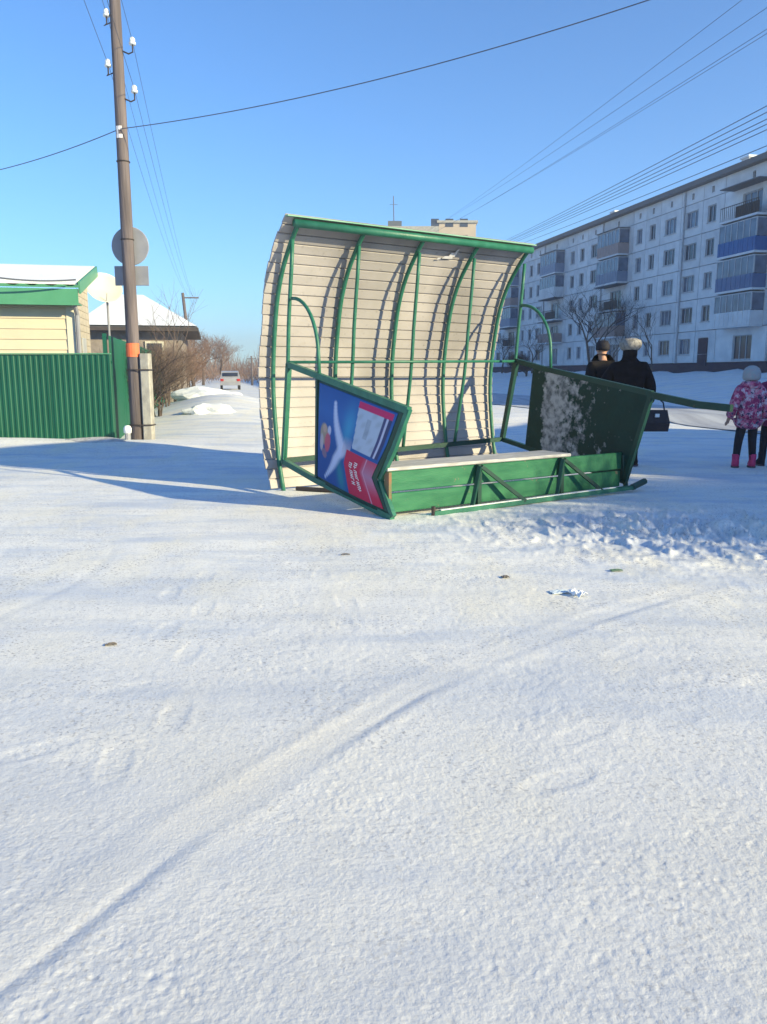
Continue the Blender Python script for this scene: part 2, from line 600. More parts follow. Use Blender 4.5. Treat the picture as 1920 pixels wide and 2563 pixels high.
def ground_height(x, y):
    h = base_height(x, y)
    r = np.hypot(x, y)
    fade = np.clip(1.6 - r / 26, .12, 1)
    n = (vnoise(x * 1.1, y * 1.1, 1) - .5) * .014 + (vnoise(x * 3.7, y * 3.7, 2) - .5) * .004
    # worn smooth in places, trodden and pitted in others
    rough = np.clip(vnoise(x * .8 + 7, y * .8, 9) * .65 + vnoise(x * 2.6, y * 2.6 + 4, 10) * .55 - .28, 0, 1)
    near = np.clip(2.2 - r * .5, 0, 1)
    mid = (vnoise(x * 19, y * 19, 4) - .5) * .0016 + (vnoise(x * 41, y * 41, 5) - .5) * .0017 + (vnoise(x * 43, y * 43, 15) - .5) * .0017 \
        + (vnoise(x * 90, y * 90, 7) - .5) * .0016 * near + (vnoise(x * 97, y * 97, 16) - .5) * .0016 * near
    pits = np.clip(vnoise(x * 34, y * 34, 6) * vnoise(x * 31, y * 31, 13) - .50, 0, 1) * .009
    n = n + mid * (.30 + .75 * rough) - pits * (.1 + 1.4 * rough)
    # boot prints wandering over the place
    rs = random.Random(77)
    for tr in range(26):
        px_, py_, hd = rs.uniform(-4.5, 3.6), rs.uniform(1.6, 8.2), rs.uniform(0, 6.28)
        for st in range(9):
            hd += rs.uniform(-.15, .15)
            px_ += math.cos(hd) * .36
            py_ += math.sin(hd) * .36
            sx_ = (-1) ** st * .09
            cx_, cy_ = px_ - math.sin(hd) * sx_, py_ + math.cos(hd) * sx_
            k = np.nonzero((np.abs(x - cx_) < .3) & (np.abs(y - cy_) < .3))[0]
            if len(k) < 4:
                continue
            u = (x[k] - cx_) * math.cos(hd) + (y[k] - cy_) * math.sin(hd)
            v = -(x[k] - cx_) * math.sin(hd) + (y[k] - cy_) * math.cos(hd)
            q = (np.abs(u) / .14) ** 2.4 + (np.abs(v + .012 * np.sin(u * 14)) / .05) ** 2.4 + .5 * (vnoise(x[k] * 40, y[k] * 40, 31) - .5)
            tread = .35 * np.sin(u * 190)
            dpt = rs.uniform(.0003, .0022)
            n[k] = n[k] - dpt * (1 + tread * .5) * np.clip(1.4 - q, 0, 1) + dpt * .35 * np.exp(-((q - 2.2) / 1.2) ** 2)
    # trodden clumps to the right of the bench
    k = gauss(x, y, 3.1, 6.5, 1.7, .95, -.15)
    cl = np.abs(vnoise(x * 5.5, y * 5.5, 11) - .5) * 2
    cl2 = np.abs(vnoise(x * 13, y * 13, 12) - .5) * 2
    n = n + k * (.085 * (1 - cl) ** 3 + .055 * (1 - cl2) ** 2 - .025)
    # one worn wheel track curving across the foreground
    d, along = track_d(x, y)
    wob = (vnoise(along * 1.4, along * 0 + 3.3, 21) - .5) * .05
    d = d + wob
    env = (.35 + .9 * vnoise(along * 1.3, along * 0 + 5.1, 22)) * np.clip(5.6 - along, 0, 1)
    band = np.exp(-((d + .01) / .075) ** 4)
    n = n * (1 - .55 * band * np.clip(env, 0, 1))
    n = n + env * (.0022 * np.exp(-((d - .085) / .045) ** 2) - .0026 * np.exp(-((d + .055) / .022) ** 2) * np.clip(2.0 * vnoise(along * 2.3, along * 0, 23) - .35, 0, 1.2)
                   + .0020 * np.exp(-((d + .11) / .035) ** 2))
    # old tyre arcs on the left
    for rad in (2.05, 2.5, 3.25):
        d = np.hypot(x + 5.2, y - 5.1) - rad
        env = np.clip((x + 4.2) / .8, 0, 1) * np.clip((6.3 - y) / .8, 0, 1) * np.clip((y - 3.3) / .6, 0, 1)
        n = n - env * .0030 * np.exp(-(d / .05) ** 2)
    return h + n * fade


def gz(x, y):
    return float(base_height(np.array([float(x)]), np.array([float(y)]))[0])


def build_ground():
    ang = np.concatenate([np.arange(-180, -36, 4.0), np.arange(-36, 36, .1), np.arange(36, 180, 4.0)])
    a = np.radians(ang)
    rs = [.25, .5, .8, 1.05, 1.2, 1.3]
    while rs[-1] < 700:
        r = rs[-1]
        rs.append(r + min(max(1.35 * r * r / 1040.0, .004), .35 * r))
    rs = np.array(rs)
    x = rs[:, None] * np.sin(a)[None, :]
    y = rs[:, None] * np.cos(a)[None, :]
    z = ground_height(x.ravel(), y.ravel()).reshape(x.shape)
    nr, na = x.shape
    co = np.stack([x, y, z], -1).reshape(-1, 3)
    i = np.arange(nr - 1)[:, None] * na
    j = np.arange(na)[None, :]
    j2 = (j + 1) % na
    q = np.stack([i + j, i + na + j, i + na + j2, i + j2], -1).reshape(-1, 4)
    q = q[:, ::-1]
    # centre fan
    c0 = len(co)
    co = np.vstack([co, [[0, 0, 0]]])
    tri = np.stack([np.arange(na), (np.arange(na) + 1) % na, np.full(na, c0)], -1)
    me = bpy.data.meshes.new('snowy_ground')
    nq, nt_ = len(q), len(tri)
    me.vertices.add(len(co))
    me.vertices.foreach_set('co', co.astype(np.float32).ravel())
    me.loops.add(nq * 4 + nt_ * 3)
    me.loops.foreach_set('vertex_index', np.concatenate([q.ravel(), tri.ravel()]).astype(np.int32))
    me.polygons.add(nq + nt_)
    st = np.concatenate([np.arange(nq) * 4, nq * 4 + np.arange(nt_) * 3]).astype(np.int32)
    me.polygons.foreach_set('loop_start', st)
    me.polygons.foreach_set('use_smooth', np.ones(nq + nt_, dtype=bool))
    me.update(calc_edges=True)
    # make sure normals face up
    if me.polygons[nq // 2].normal.z < 0:
        me.flip_normals()
    d, al = track_d(co[:, 0], co[:, 1])
    env = np.clip(vnoise(al * 1.6, al * 0 + 2, 41) * 1.5 - .2, 0, 1) * np.clip(5.6 - al, 0, 1)
    dirt = env * np.exp(-((d - .03) / .11) ** 2)
    a_ = me.attributes.new('track_dirt', 'FLOAT', 'POINT')
    a_.data.foreach_set('value', dirt.astype(np.float32))
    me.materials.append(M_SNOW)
    return kind(link('snowy_ground', me), 'structure')


build_ground()


def build_road():
    m = MB()
    n = 420
    w_ = 15
    ss = np.linspace(-58, 170, n)
    qs = np.linspace(22.2, 28.5, w_)
    for s in ss:
        for q in qs:
            p = FA + FD * s + FN * q
            z = gz(p.x, p.y)
            m.v.append((p.x, p.y, z + .022))
    for i in range(n - 1):
        for j in range(w_ - 1):
            m.f.append((i * w_ + j, i * w_ + j + 1, (i + 1) * w_ + j + 1, (i + 1) * w_ + j))
    o = m.build('road', M_ROAD, smooth=True)
    kind(o, 'structure')


build_road()

# ------------------------------------------------------------------ five-storey apartment block
def build_block():
    root = empty('apartment_block', (FA.x, FA.y, 0))
    tag(root, 'long five-storey panel apartment block with pale walls and balconies across the road', 'building')
    # local frame: x along the facade (away from the camera), y out of the wall (towards the street), z up
    ex, ey = FD, FN
    root.matrix_world = Matrix(((ex.x, ey.x, 0, FA.x), (ex.y, ey.y, 0, FA.y), (0, 0, 1, 0), (0, 0, 0, 1)))
    FL0, FH = 2.16, 2.63
    TOP = FL0 + 5 * FH
    bays = [(-3.1, 4.7, 'b'), (1.95, 1.15, 'n'), (4.75, 1.8, 'w'), (8.0, 1.8, 'w'), (11.0, 1.0, 'n'), (13.35, 1.0, 'n'),
            (17.5, 4.7, 'b'), (22.45, 1.8, 'w'), (25.5, 1.0, 'n'), (27.9, 1.0, 'n'), (32.3, 4.7, 'b'), (37.2, 1.8, 'w'),
            (40.0, 1.0, 'n'), (42.5, 1.0, 'n'), (46.5, 4.7, 'b'), (51.5, 1.8, 'w'), (54.7, 1.0, 'n'), (57.5, 1.0, 'n'), (61.5, 1.8, 'w')]
    edges = [-5.9]
    for i in range(len(bays) - 1):
        a, wa, _ = bays[i]
        b_, wb, _ = bays[i + 1]
        edges.append(((a + wa / 2) + (b_ - wb / 2)) / 2)
    edges.append(64)
    # core, plinth, roof
    core = MB()
    core.box((-54, -12, 1.0), (-5.93, -.16, TOP + 1.25))
    core.box((-5.93, -12, 1.0), (64, -.36, TOP + 1.25))
    core.build('wall', M_PANEL, root)
    MB().box((-54, -.12, .4), (64.05, .04, FL0)).build('plinth', M_PLINTH, root)
    MB().box((-54.5, -12.5, TOP + 1.25), (64.5, .55, TOP + 1.55)).box((-54.4, -12.4, TOP + 1.55), (64.4, .35, TOP + 1.75)).build('roof', M_ROOF, root)
    # snow banked against the plinth
    m = MB()
    sn = []
    for i in range(60):
        s = -20 + i * 84 / 59
        hh = 1.42 + .12 * math.sin(i * 1.7) + .1 * math.sin(i * .63)
        sn += [(s, .03, hh), (s, .9, hh * .93), (s, 2.2, 1.15)]
    m.v = sn
    m.f = [(i * 3 + k, i * 3 + k + 1, i * 3 + k + 4, i * 3 + k + 3) for i in range(59) for k in range(2)]
    m.build('snow_drift', M_SNOWCAP, root, smooth=True)

    def panel_mesh(wd, ow, z0, z1, hgt):
        g = .025
        x0, x1 = -wd / 2 + g, wd / 2 - g
        a, b_ = -ow / 2, ow / 2
        m = MB()
        y0, y1 = -.30, 0
        P = lambda x, z, y: (x, y, z)
        out = [P(x0, g, y1), P(x1, g, y1), P(x1, hgt - g, y1), P(x0, hgt - g, y1)]
        inn = [P(a, z0, y1), P(b_, z0, y1), P(b_, z1, y1), P(a, z1, y1)]
        bo = [P(x, z, y0) for x, z, y in ((q[0], q[2], 0) for q in out)]
        bi = [P(q[0], q[2], y0) for q in inn]
        m.v = out + inn + bo + bi
        for i in range(4):
            j = (i + 1) % 4
            m.f += [(i, j, 4 + j, 4 + i), (4 + i, 4 + j, 12 + j, 12 + i), (j, i, 8 + i, 8 + j)]
        return m.mesh('wall_panel')

    def window_meshes(ow, z0, z1, mull):
        fr = MB()
        y0, y1 = -.22, -.12
        t = .07
        a, b_ = -ow / 2, ow / 2
        fr.box((a, y0, z0), (a + t, y1, z1)).box((b_ - t, y0, z0), (b_, y1, z1))
        fr.box((a + t, y0, z0), (b_ - t, y1, z0 + t)).box((a + t, y0, z1 - t), (b_ - t, y1, z1))
        for x in mull:
            fr.box((x - t / 2, y0 + .004, z0 + t), (x + t / 2, y1 - .004, z1 - t))
        fr.box((a - .08, -.118, z0 - .05), (b_ + .08, .09, z0 - .004))
        pa = MB().box((a + .02, -.20, z0 + .02), (b_ - .02, -.17, z1 - .02))
        return fr.mesh('window'), pa.mesh('pane')

    rnd = random.Random(3)
    dk = [M_GLASS, M_GLASSB]
    for i, (c, ow, ty) in enumerate(bays):
        x0, x1 = edges[i], edges[i + 1]
        cc = (x0 + x1) / 2
        wd = x1 - x0
        off = c - cc
        if ty == 'b':
            oww, z0, z1, mull = 2.3, .18, 2.05, (-.35, .4)
        else:
            oww, z0, z1 = ow, .72, 2.05
            mull = (0,) if ty == 'n' else (-.3, .35)
        # shift the opening by building the panel about the window centre
        pm = panel_mesh(wd, oww, z0, z1, FH)
        for v in pm.vertices:
            if abs(v.co.x) > oww / 2 + .001:
                v.co.x -= off
        pm.materials.append(M_PANEL)
        wm, gm = window_meshes(oww, z0, z1, mull)
        wm.materials.append(M_FRAME)
        gms = []
        for mm in dk:
            g2 = gm.copy()
            g2.materials.append(mm)
            gms.append(g2)
        for k in range(5):
            p = link('wall_panel', pm, root)
            p.location = (c, 0, FL0 + k * FH)
            o = link('window', wm, root)
            o.location = (c, 0, FL0 + k * FH)
            g = link('pane', gms[0 if rnd.random() < .6 else 1], o)
        # attic panel with its small vent
        am = panel_mesh(wd, .34, .35, .85, 1.25)
        for v in am.vertices:
            if abs(v.co.x) > .2:
                v.co.x -= off
        am.materials.append(M_PANEL)
        a = link('wall_panel', am, root)
        a.location = (c, 0, TOP)
        v = MB().box((-.2, -.28, .3), (.2, -.2, .9)).build('attic_vent', M_GLASS, root)
        v.location = (c, 0, TOP)

    # balconies: colour of the parapet, glazed or open, for each floor from the top
    def balcony(c, k, wd, parapet, glazed):
        z = FL0 + k * FH
        b = empty('balcony', (c, 0, z))
        b.parent = root
        MB().box((-wd / 2, .004, -.06), (wd / 2, 1.15, .1)).build('balcony_slab', M_PANEL, b)
        if parapet is not None:
            n = 8
            for q in range(1):
                m = MB()
                for j in range(n * 2):
                    xa = -wd / 2 + j * wd / (n * 2)
                    m.bbox((xa + .01, 1.10, .104), (xa + wd / (n * 2) - .01, 1.13 + .01 * (j % 2), 1.12), .008)
                m.box((-wd / 2, .01, .104), (-wd / 2 + .04, 1.1, 1.1)).box((wd / 2 - .04, .01, .104), (wd / 2, 1.1, 1.1))
                m.build('parapet', parapet, b)
        else:
            m = MB()
            for j in range(19):
                x = -wd / 2 + .03 + j * (wd - .06) / 18
                m.bar((x, 1.1, .1), (x, 1.1, 1.08), .025, .025, (0, 1, 0))
            m.bar((-wd / 2, 1.1, 1.1), (wd / 2, 1.1, 1.1), .05, .05)
            m.box((-wd / 2, 1.0, .15), (-wd / 2 + wd * .6, 1.05, .95))
            m.build('railing', M_IRON, b)
        if glazed:
            m = MB()
            for j in range(7):
                x = -wd / 2 + .04 + j * (wd - .08) / 6
                m.box((x - .04, 1.02, 1.13), (x + .04, 1.1, 2.36))
            m.box((-wd / 2, 1.015, 2.364), (wd / 2, 1.105, 2.45))
            m.box((-wd / 2 + .002, .02, 2.37), (-wd / 2 + .06, 1.01, 2.44)).box((wd / 2 - .06, .02, 2.37), (wd / 2 - .002, 1.01, 2.44))
            f = m.build('balcony_frame', M_FRAME, b)
            MB().box((-wd / 2 + .02, 1.05, 1.13), (wd / 2 - .02, 1.07, 2.36)).box((-wd / 2 + .02, .02, 1.13), (-wd / 2 + .04, 1.045, 2.36)) \
                .box((wd / 2 - .04, .02, 1.13), (wd / 2 - .02, 1.045, 2.36)).build('balcony_glazing', M_GLASSB, b)
        if k == 4 or not glazed:
            MB().box((-wd / 2 - .05, .004, 2.46), (wd / 2 + .05, 1.25, 2.53)).build('canopy', M_ROOF, b)

    A_, B_, C_ = M_GREYB, M_BROWNB, M_BLUE
    plan = {-3.1: [(4, None, False), (3, C_, True), (2, M_BLUEG, True), (1, M_PANEL, True)],
            17.5: [(4, B_, True), (3, A_, True), (2, None, False), (1, B_, True)],
            32.3: [(4, A_, True), (3, M_PANEL, True), (2, None, False), (1, B_, False)],
            46.5: [(4, A_, True), (3, B_, True), (2, A_, True), (1, None, False)]}
    for c, ls in plan.items():
        for k, p, g in ls:
            balcony(c, k, 4.5, p, g)
    # chimneys on the roof edge with snow caps
    for s, hh in ((0.4, .9), (6.5, .6), (11.5, .5), (22.0, .8), (37, .6), (-2.7, .7)):
        ch = MB().box((s - .45, -2.4, TOP + 1.74), (s + .45, -1.6, TOP + 1.75 + hh)).build('chimney', M_PANEL, root)
        MB().box((s - .55, -2.5, TOP + 1.752 + hh), (s + .55, -1.5, TOP + 1.9 + hh)).build('chimney_cap', M_SNOWCAP, ch)
    # entrance door on the ground floor
    MB().box((1.3, .01, FL0 - .3), (2.55, .09, FL0 + 2.0)).build('door', M_PLINTH, root)
    for s in (5.8, 20.6, 35.6):
        MB().tube([(s, .1, FL0), (s, .1, TOP + 1.2)], .07, 6).build('downpipe', M_FRAME, root)


build_block()

# ------------------------------------------------------------------ far tower behind the shelter roof
def build_tower():
    Y = 150
    a = at(1020, 575, Y)
    b_ = at(1095, 552, Y)
    c = at(1192, 552, Y)
    zt = b_.z
    zl = at(1060, 562, Y).z
    root = empty('apartment_tower', (c.x - 6, Y, 0))
    tag(root, 'distant tan apartment tower with roof boxes rising behind the shelter top', 'building')
    w_ = MB().box((b_.x - c.x + 6 + .3, -.0, 0), (6, 18, zt - .4)).build('wall', M_TOWER, root)
    MB().box((b_.x - c.x + 5.9, -.3, zt - .4), (6.3, 18.3, zt)).build('parapet', M_CONC, root)
    MB().box((a.x - c.x + 2, -.2, 0), (b_.x - c.x + 6.25, 16, zl - .3)).build('lower_wing', M_CONC, root)
    MB().box((a.x - c.x + 2.5, 1.5, zl - .28), (a.x - c.x + 5, 4, zl + .9)).build('roof_box', M_ROOF, root)
    MB().tube([(a.x - c.x + 3.6, 3, zl + .9), (a.x - c.x + 3.5, 3, zl + 5.5)], .09, 5).bar((a.x - c.x + 2.8, 3, zl + 4), (a.x - c.x + 4.3, 3, zl + 4), .07, .07).build('antenna', M_WIRE, root)
    wm = MB().box((-.7, -.06, -.7), (.7, .1, .7)).mesh('window')
    wm.materials.append(M_GLASS)
    for k in range(10):
        for j in range(3):
            o = link('window', wm, root)
            o.location = (-.4 + j * 2.6 - 1, -.0, 3 + k * 2.8 - .35)


build_tower()

# ------------------------------------------------------------------ unseen building added right of the stop to cast shade
def build_shade_block():
    a, bb = 5.2, 10.6
    px, py = a * .86 + bb * .51, -a * .51 + bb * .86
    root = empty('shade_block', (px, py, 0), math.atan2(.86, .51))
    tag(root, 'unseen flat-roofed block added off to the right of the stop to cast shade', 'shade_block')
    # local x along the front, -y away from the sun side
    MB().box((0, -4.5, 0), (9.2, 0, 4.2)).build('wall', M_GREYSIDE, root)
    MB().box((-.0, -4.7, 4.2), (9.3, .2, 4.4)).build('roof', M_SNOWCAP, root)
    f = MB().box((1, .003, .9), (3, .06, 2.2)).box((4.5, .003, .9), (6.5, .06, 2.2)).build('window', M_GLASS, root)
    MB().box((8, .003, 0), (9, .06, 2.1)).build('door', M_FRAME, root)


build_shade_block()

# ------------------------------------------------------------------ left: fences and houses
def corrugated(wd, ht, pitch=.105, dep=.013):
    """profiled steel sheet standing in the xz plane"""
    xs = []
    n = int(round(wd / pitch))
    for i in range(n):
        x = i * wd / n
        p = wd / n
        xs += [(x, 0), (x + p * .38, 0), (x + p * .5, dep), (x + p * .88, dep)]
    xs.append((wd, 0))
    m = MB()
    for x, y in xs:
        m.v += [(x, -y, 0), (x, -y, ht)]
    m.f = [(2 * i, 2 * i + 2, 2 * i + 3, 2 * i + 1) for i in range(len(xs) - 1)]
    me = m.mesh('fence_sheet')
    me.materials.append(M_FENCE)
    return me


def build_fences():
    z = gz(-7, 15.1)
    f = empty('metal_fence', (-5.03, 15.0, 0))
    tag(f, 'green profiled steel fence facing the stop in front of the cream house', 'fence')
    me = corrugated(1.15, 1.66)
    for i in range(9):
        o = link('fence_sheet', me, f)
        o.location = (-(i + 1) * 1.155, .012 * (i % 2), -.02)
    for i in range(4):
        p = MB().box((-.03, .05, 0), (.03, .11, 1.62)).build('post', M_FENCE, f)
        p.location = (-.2 - i * 2.6, 0, 0)
    MB().bar((-10.3, .06, 1.5), (0, .06, 1.5), .03, .05).build('rail', M_FENCE, f)
    MB().box((-10.4, -.03, 1.642), (0, .04, 1.662)).build('top_cap', M_EAVE, f)
    g = empty('side_fence', (-5.05, 15.0, 0), math.atan2(FD.y, FD.x))
    tag(g, 'tall green steel fence running back along the side street behind the wooden pole', 'fence')
    me2 = corrugated(1.15, 1.98)
    for i in range(16):
        o = link('fence_sheet', me2, g)
        o.location = (i * 1.155, .012 * (i % 2), .0)
    for i in range(8):
        p = MB().box((-.035, .04, 0), (.035, .11, 2.02)).build('post', M_FENCE, g)
        p.location = (.05 + i * 2.6, 0, 0)
    # brown board fence further along the street
    b = empty('board_fence', (-5.05 + FD.x * 19, 15 + FD.y * 19, 0), math.atan2(FD.y, FD.x))
    tag(b, 'old brown board fence beyond the green side fence', 'fence')
    bm_ = MB().bbox((0, -.015, 0), (.17, .015, 1.6), .008).mesh('board')
    bm_.materials.append(M_FENCE_DK)
    for i in range(110):
        o = link('board', bm_, b)
        o.location = (i * .2, .008 * (i % 3), .02 * ((i * 7) % 5) - .05)
    MB().bar((0, .05, .5), (22, .05, .5), .04, .08).bar((0, .05, 1.3), (22, .05, 1.3), .04, .08).build('rail', M_FENCE_DK, b)


build_fences()


def build_cream_house():
    x1, y0 = -7.2, 19.0
    L_ = 10.0
    root = empty('cream_house', (x1, y0, 0), math.atan2(.206, .979))
    tag(root, 'cream sided house with green eave and snowy roof behind the green fence', 'house')
    dep = 2.45
    eave = 2.83
    MB().box((-L_, .03, 0), (-.02, dep, eave + .25)).build('wall', M_YELLOW, root)
    # front siding boards, each proud at its lower edge
    pm = MB()
    pm.v = [(-L_, -.028, 0), (-L_, .03, 0), (-L_, .03, .232), (-L_, -.006, .232), (-.13, -.028, 0), (-.13, .03, 0), (-.13, .03, .232), (-.13, -.006, .232)]
    pm.f = [(0, 1, 2, 3), (7, 6, 5, 4), (0, 4, 5, 1), (3, 2, 6, 7), (0, 3, 7, 4), (1, 5, 6, 2)]
    me = pm.mesh('siding_board')
    me.materials.append(M_YELLOW)
    for i in range(14):
        o = link('siding_board', me, root)
        o.location = (0, 0, -.28 + .235 * i)
    MB().box((-.13, -.045, 0), (.045, .03, eave)).box((.0, .032, 0), (.045, .16, eave)).build('corner_trim', M_TRIM, root)
    # side wall cladding
    cm = MB().bbox((.0, .17, 0), (.03, 2.4, .16), .006).mesh('cladding_board')
    cm.materials.append(M_GREYSIDE)
    for i in range(18):
        o = link('cladding_board', cm, root)
        o.location = (.001, 0, .165 * i)
    for i in range(5):
        o = MB().bbox((.0, .30 + i * .46, 0), (.03, 2.4, .16), .006).build('cladding_board', M_GREYSIDE, root)
        o.location = (.001, 0, .165 * (18 + i))
    # fascia and corrugated roof with snow; the ridge lies about 4 m behind the front wall
    rz_, ry_ = 3.90, 2.65
    MB().box((-L_, -.48, eave - .02), (.22, -.43, eave + .34)).build('fascia', M_EAVE, root)
    MB().box((-L_, -.43, eave - .0), (.22, .02, eave + .03)).build('soffit', M_EAVE, root)

    def slab(t0, t1, xr, yo, zo, mtl, name, corr=False):
        m = MB()
        ya, za = -.50 - yo, eave + .36
        yb, zb = ry_, rz_
        n = Vector((0, -(zb - za), (yb - ya))).normalized()
        xs = [-L_]
        while xs[-1] < xr - .01:
            xs.append(min(xr, xs[-1] + (.1 if corr else 1.3)))
        for i, x in enumerate(xs):
            c = .035 * (1 if (i // 2) % 2 else 0) if corr else 0
            for (yy, zz) in ((ya, za), (yb, zb)):
                for t in (t0, t1 + c):
                    m.v.append((x, yy + n.y * t, zz + n.z * t))
        for i in range(len(xs) - 1):
            o = i * 4
            m.f += [(o, o + 4, o + 6, o + 2), (o + 1, o + 3, o + 7, o + 5), (o, o + 1, o + 5, o + 4), (o + 2, o + 6, o + 7, o + 3)]
        e = (len(xs) - 1) * 4
        m.f += [(0, 2, 3, 1), (e, e + 1, e + 3, e + 2)]
        return m.build(name, mtl, root)

    slab(0, .03, .25, 0, 0, M_EAVE, 'roof', True)
    slab(.075, .15, .21, -.05, 0, M_SNOWCAP, 'roof_snow')
    MB().bar((.26, -.5, eave + .36), (.26, ry_, rz_ + .02), .04, .26, (0, 0, 1)).build('verge_board', M_EAVE, root)
    # cable and downpipe at the corner
    MB().tube([(.1, -.4, eave + .1), (.12, -.1, eave - .2), (.12, -.08, .2)], .05, 8).build('downpipe', M_SIGN, root)
    MB().box((.04, .9, 1.65), (.06, 1.5, 2.15)).build('window', M_FRAME, root)


build_cream_house()


def build_dish():
    c = at(259, 727, 22.0)
    root = empty('satellite_dish', c)
    tag(root, 'cream satellite dish beside the snowy roofs, left of the wooden pole', 'satellite dish')
    M = Vector((.42, -.72, .5)).to_track_quat('Z', 'Y').to_matrix().to_4x4()
    prof = [(.02, .0), (.14, .012), (.28, .05), (.40, .1), (.46, .14), (.47, .14), (.41, .085), (.28, .03), (.14, -.01), (.02, -.02)]
    MB().lathe(prof, 28, M).build('dish', M_DISH, root, smooth=True)
    MB().bar(M @ Vector((0, -.42, .1)), M @ Vector((0, -.30, .30)), .018, .018).build('feed_arm', M_SIGN, root)
    MB().tube([(0, .1, 0), (.05, .12, -.35), (.05, .12, -3.3)], .03, 8).build('mast', M_SIGN, root)


build_dish()


def build_far_house():
    Y = 31.0
    xl = at(200, 830, Y).x
    xr = at(493, 830, Y).x
    ez = at(400, 828, Y).z
    rz_ = at(360, 752, Y + 4).z
    ra = math.atan2(.206, .979)
    hw0 = (xr - xl) / 2
    root = empty('snowy_house', (xr - hw0 * math.cos(ra) - 4 * math.sin(ra), Y - hw0 * math.sin(ra) + 4 * math.cos(ra), 0), ra)
    tag(root, 'dark walled house under a broad snow covered roof beyond the pole', 'house')
    hw = (xr - xl) / 2
    MB().box((-hw + .5, -3.5, 0), (hw - .6, 3.5, ez - .02)).build('wall', M_DARKWALL, root)
    MB().box((-hw - .05, -4.1, ez - .02), (hw + .05, 4.1, ez + .12)).build('eave', M_EAVED, root)
    rr = hw - 1.9
    for nm, off, mt, t in (('roof', .122, M_ROOF, 0), ('roof_snow', .18, M_SNOWCAP, .1)):
        m = MB()
        z0, z1 = ez + off, rz_ + off
        m.v = [(-hw, -4.05, z0), (hw, -4.05, z0), (hw, 4.05, z0), (-hw, 4.05, z0), (-hw + 1.2, 0, z1), (rr - .3, 0, z1)]
        m.f = [(0, 1, 5, 4), (2, 3, 4, 5), (1, 2, 5), (3, 0, 4), (3, 2, 1, 0)]
        m.build(nm, mt, root)
    for x in (hw - 1.6, hw - 2.6, -.4, -2.2):
        w_ = MB().box((x - .35, -3.56, 1.35), (x + .35, -3.49, 2.5)).build('window', M_TRIM, root)
        MB().box((x - .27, -3.585, 1.43), (x + .27, -3.565, 2.42)).build('pane', M_GLASS, w_)


build_far_house()

# ------------------------------------------------------------------ wooden pole, stub, sign, wires
PX, PY = -4.66, 15.17


def build_pole():
    root = empty('utility_pole', (PX, PY, 0))
    tag(root, 'tall weathered wooden utility pole strapped to a pale concrete stub', 'utility pole')
    pts = [(0, 0, -.2), (.0, 0, 1.5), (.0, 0, 3.5), (-.0, 0, 6), (.0, 0, 9.2)]
    MB().tube(pts, [.125, .118, .11, .10, .088], 16).build('wooden_mast', M_POLE, root, smooth=True)
    MB().bbox((.135, -.11, -.2), (.315, .09, 1.66), .02).build('concrete_stub', M_CONC, root)
    for z in (.34, 1.36):
        m = MB()
        ring = [(-.135, -.0, z), (-.10, -.12, z), (.05, -.145, z), (.32, -.125, z), (.335, 0, z), (.32, .11, z), (.05, .13, z), (-.10, .1, z), (-.135, 0, z)]
        m.tube(ring, .012, 6).build('wire_strap', M_IRON, root)
    zt = at(330, 875, PY).z
    m = MB()
    n = 7
    for i in range(n + 1):
        q = R(-165 + i * 150 / n)
        for zz in (zt - .135, zt + .115):
            m.v.append((.128 * math.cos(q), .128 * math.sin(q), zz))
    m.f = [(2 * i, 2 * i + 2, 2 * i + 3, 2 * i + 1) for i in range(n)]
    m.build('orange_notice', M_ORANGE, root)
    # white painted mark shaped like a squared C
    zc = at(308, 334, PY).z
    m = MB()
    r = .112

    def patch(a0, a1, z0, z1):
        k = len(m.v)
        for a in (a0, (a0 + a1) / 2, a1):
            for z in (z0, z1):
                m.v.append((r * math.cos(R(a)), r * math.sin(R(a)), z))
        m.f.extend([(k, k + 2, k + 3, k + 1), (k + 2, k + 4, k + 5, k + 3)])
    patch(-125, -70, zc + .035, zc + .10)
    patch(-125, -103, zc - .035, zc + .035)
    patch(-125, -66, zc - .10, zc - .035)
    m.build('painted_mark', M_WHITEP, root)
    for (px, py, sgn) in ((267, 34, -1), (332, 105, 1), (271, 160, -1), (337, 225, 1)):
        p = at(px, py, PY)
        x = p.x - PX
        z = p.z
        h = MB().tube([(sgn * .06, -.02, z - .14), (sgn * .2, -.02, z - .20), (x, -.02, z - .17), (x, -.02, z - .03)], .014, 6).build('insulator_hook', M_IRON, root)
        i = MB().lathe([(.02, 0), (.055, .0), (.062, .035), (.045, .05), (.05, .085), (.038, .11), (.02, .125)], 14).build('insulator', M_PORC, root, smooth=True)
        i.location = (x, -.02, z - .055)
    for z in (at(300, 405, PY).z, at(330, 600, PY).z):
        m = MB()
        m.tube([(.112 * math.cos(R(a)), .115 * math.sin(R(a)), z) for a in range(0, 361, 30)], .012, 5)
        m.build('mast_band', M_IRON, root)
    s = empty('road_sign', (at(326, 613, PY + .155).x, PY + .155, 0))
    tag(s, 'round road sign with a rectangular plate below, seen from behind the pole', 'road sign')
    z1 = at(326, 613, PY).z
    z2 = at(328, 688, PY).z
    MB().lathe([(.01, -.012), (.335, -.012), (.345, 0), (.335, .012), (.01, .012)], 32, Matrix.Translation((0, 0, z1)) @ Matrix.Rotation(R(90), 4, 'X')).build('round_plate', M_SIGN, s)
    MB().bbox((-.31, -.012, z2 - .175), (.31, .012, z2 + .175), .006).build('rectangular_plate', M_SIGN, s)
    MB().box((-.04, -.06, z1 - .2), (.04, -.015, z1 - .14)).box((-.04, -.06, z1 + .1), (.04, -.015, z1 + .16)).box((-.04, -.06, z2 - .03), (.04, -.015, z2 + .03)).build('bracket', M_IRON, s)


build_pole()


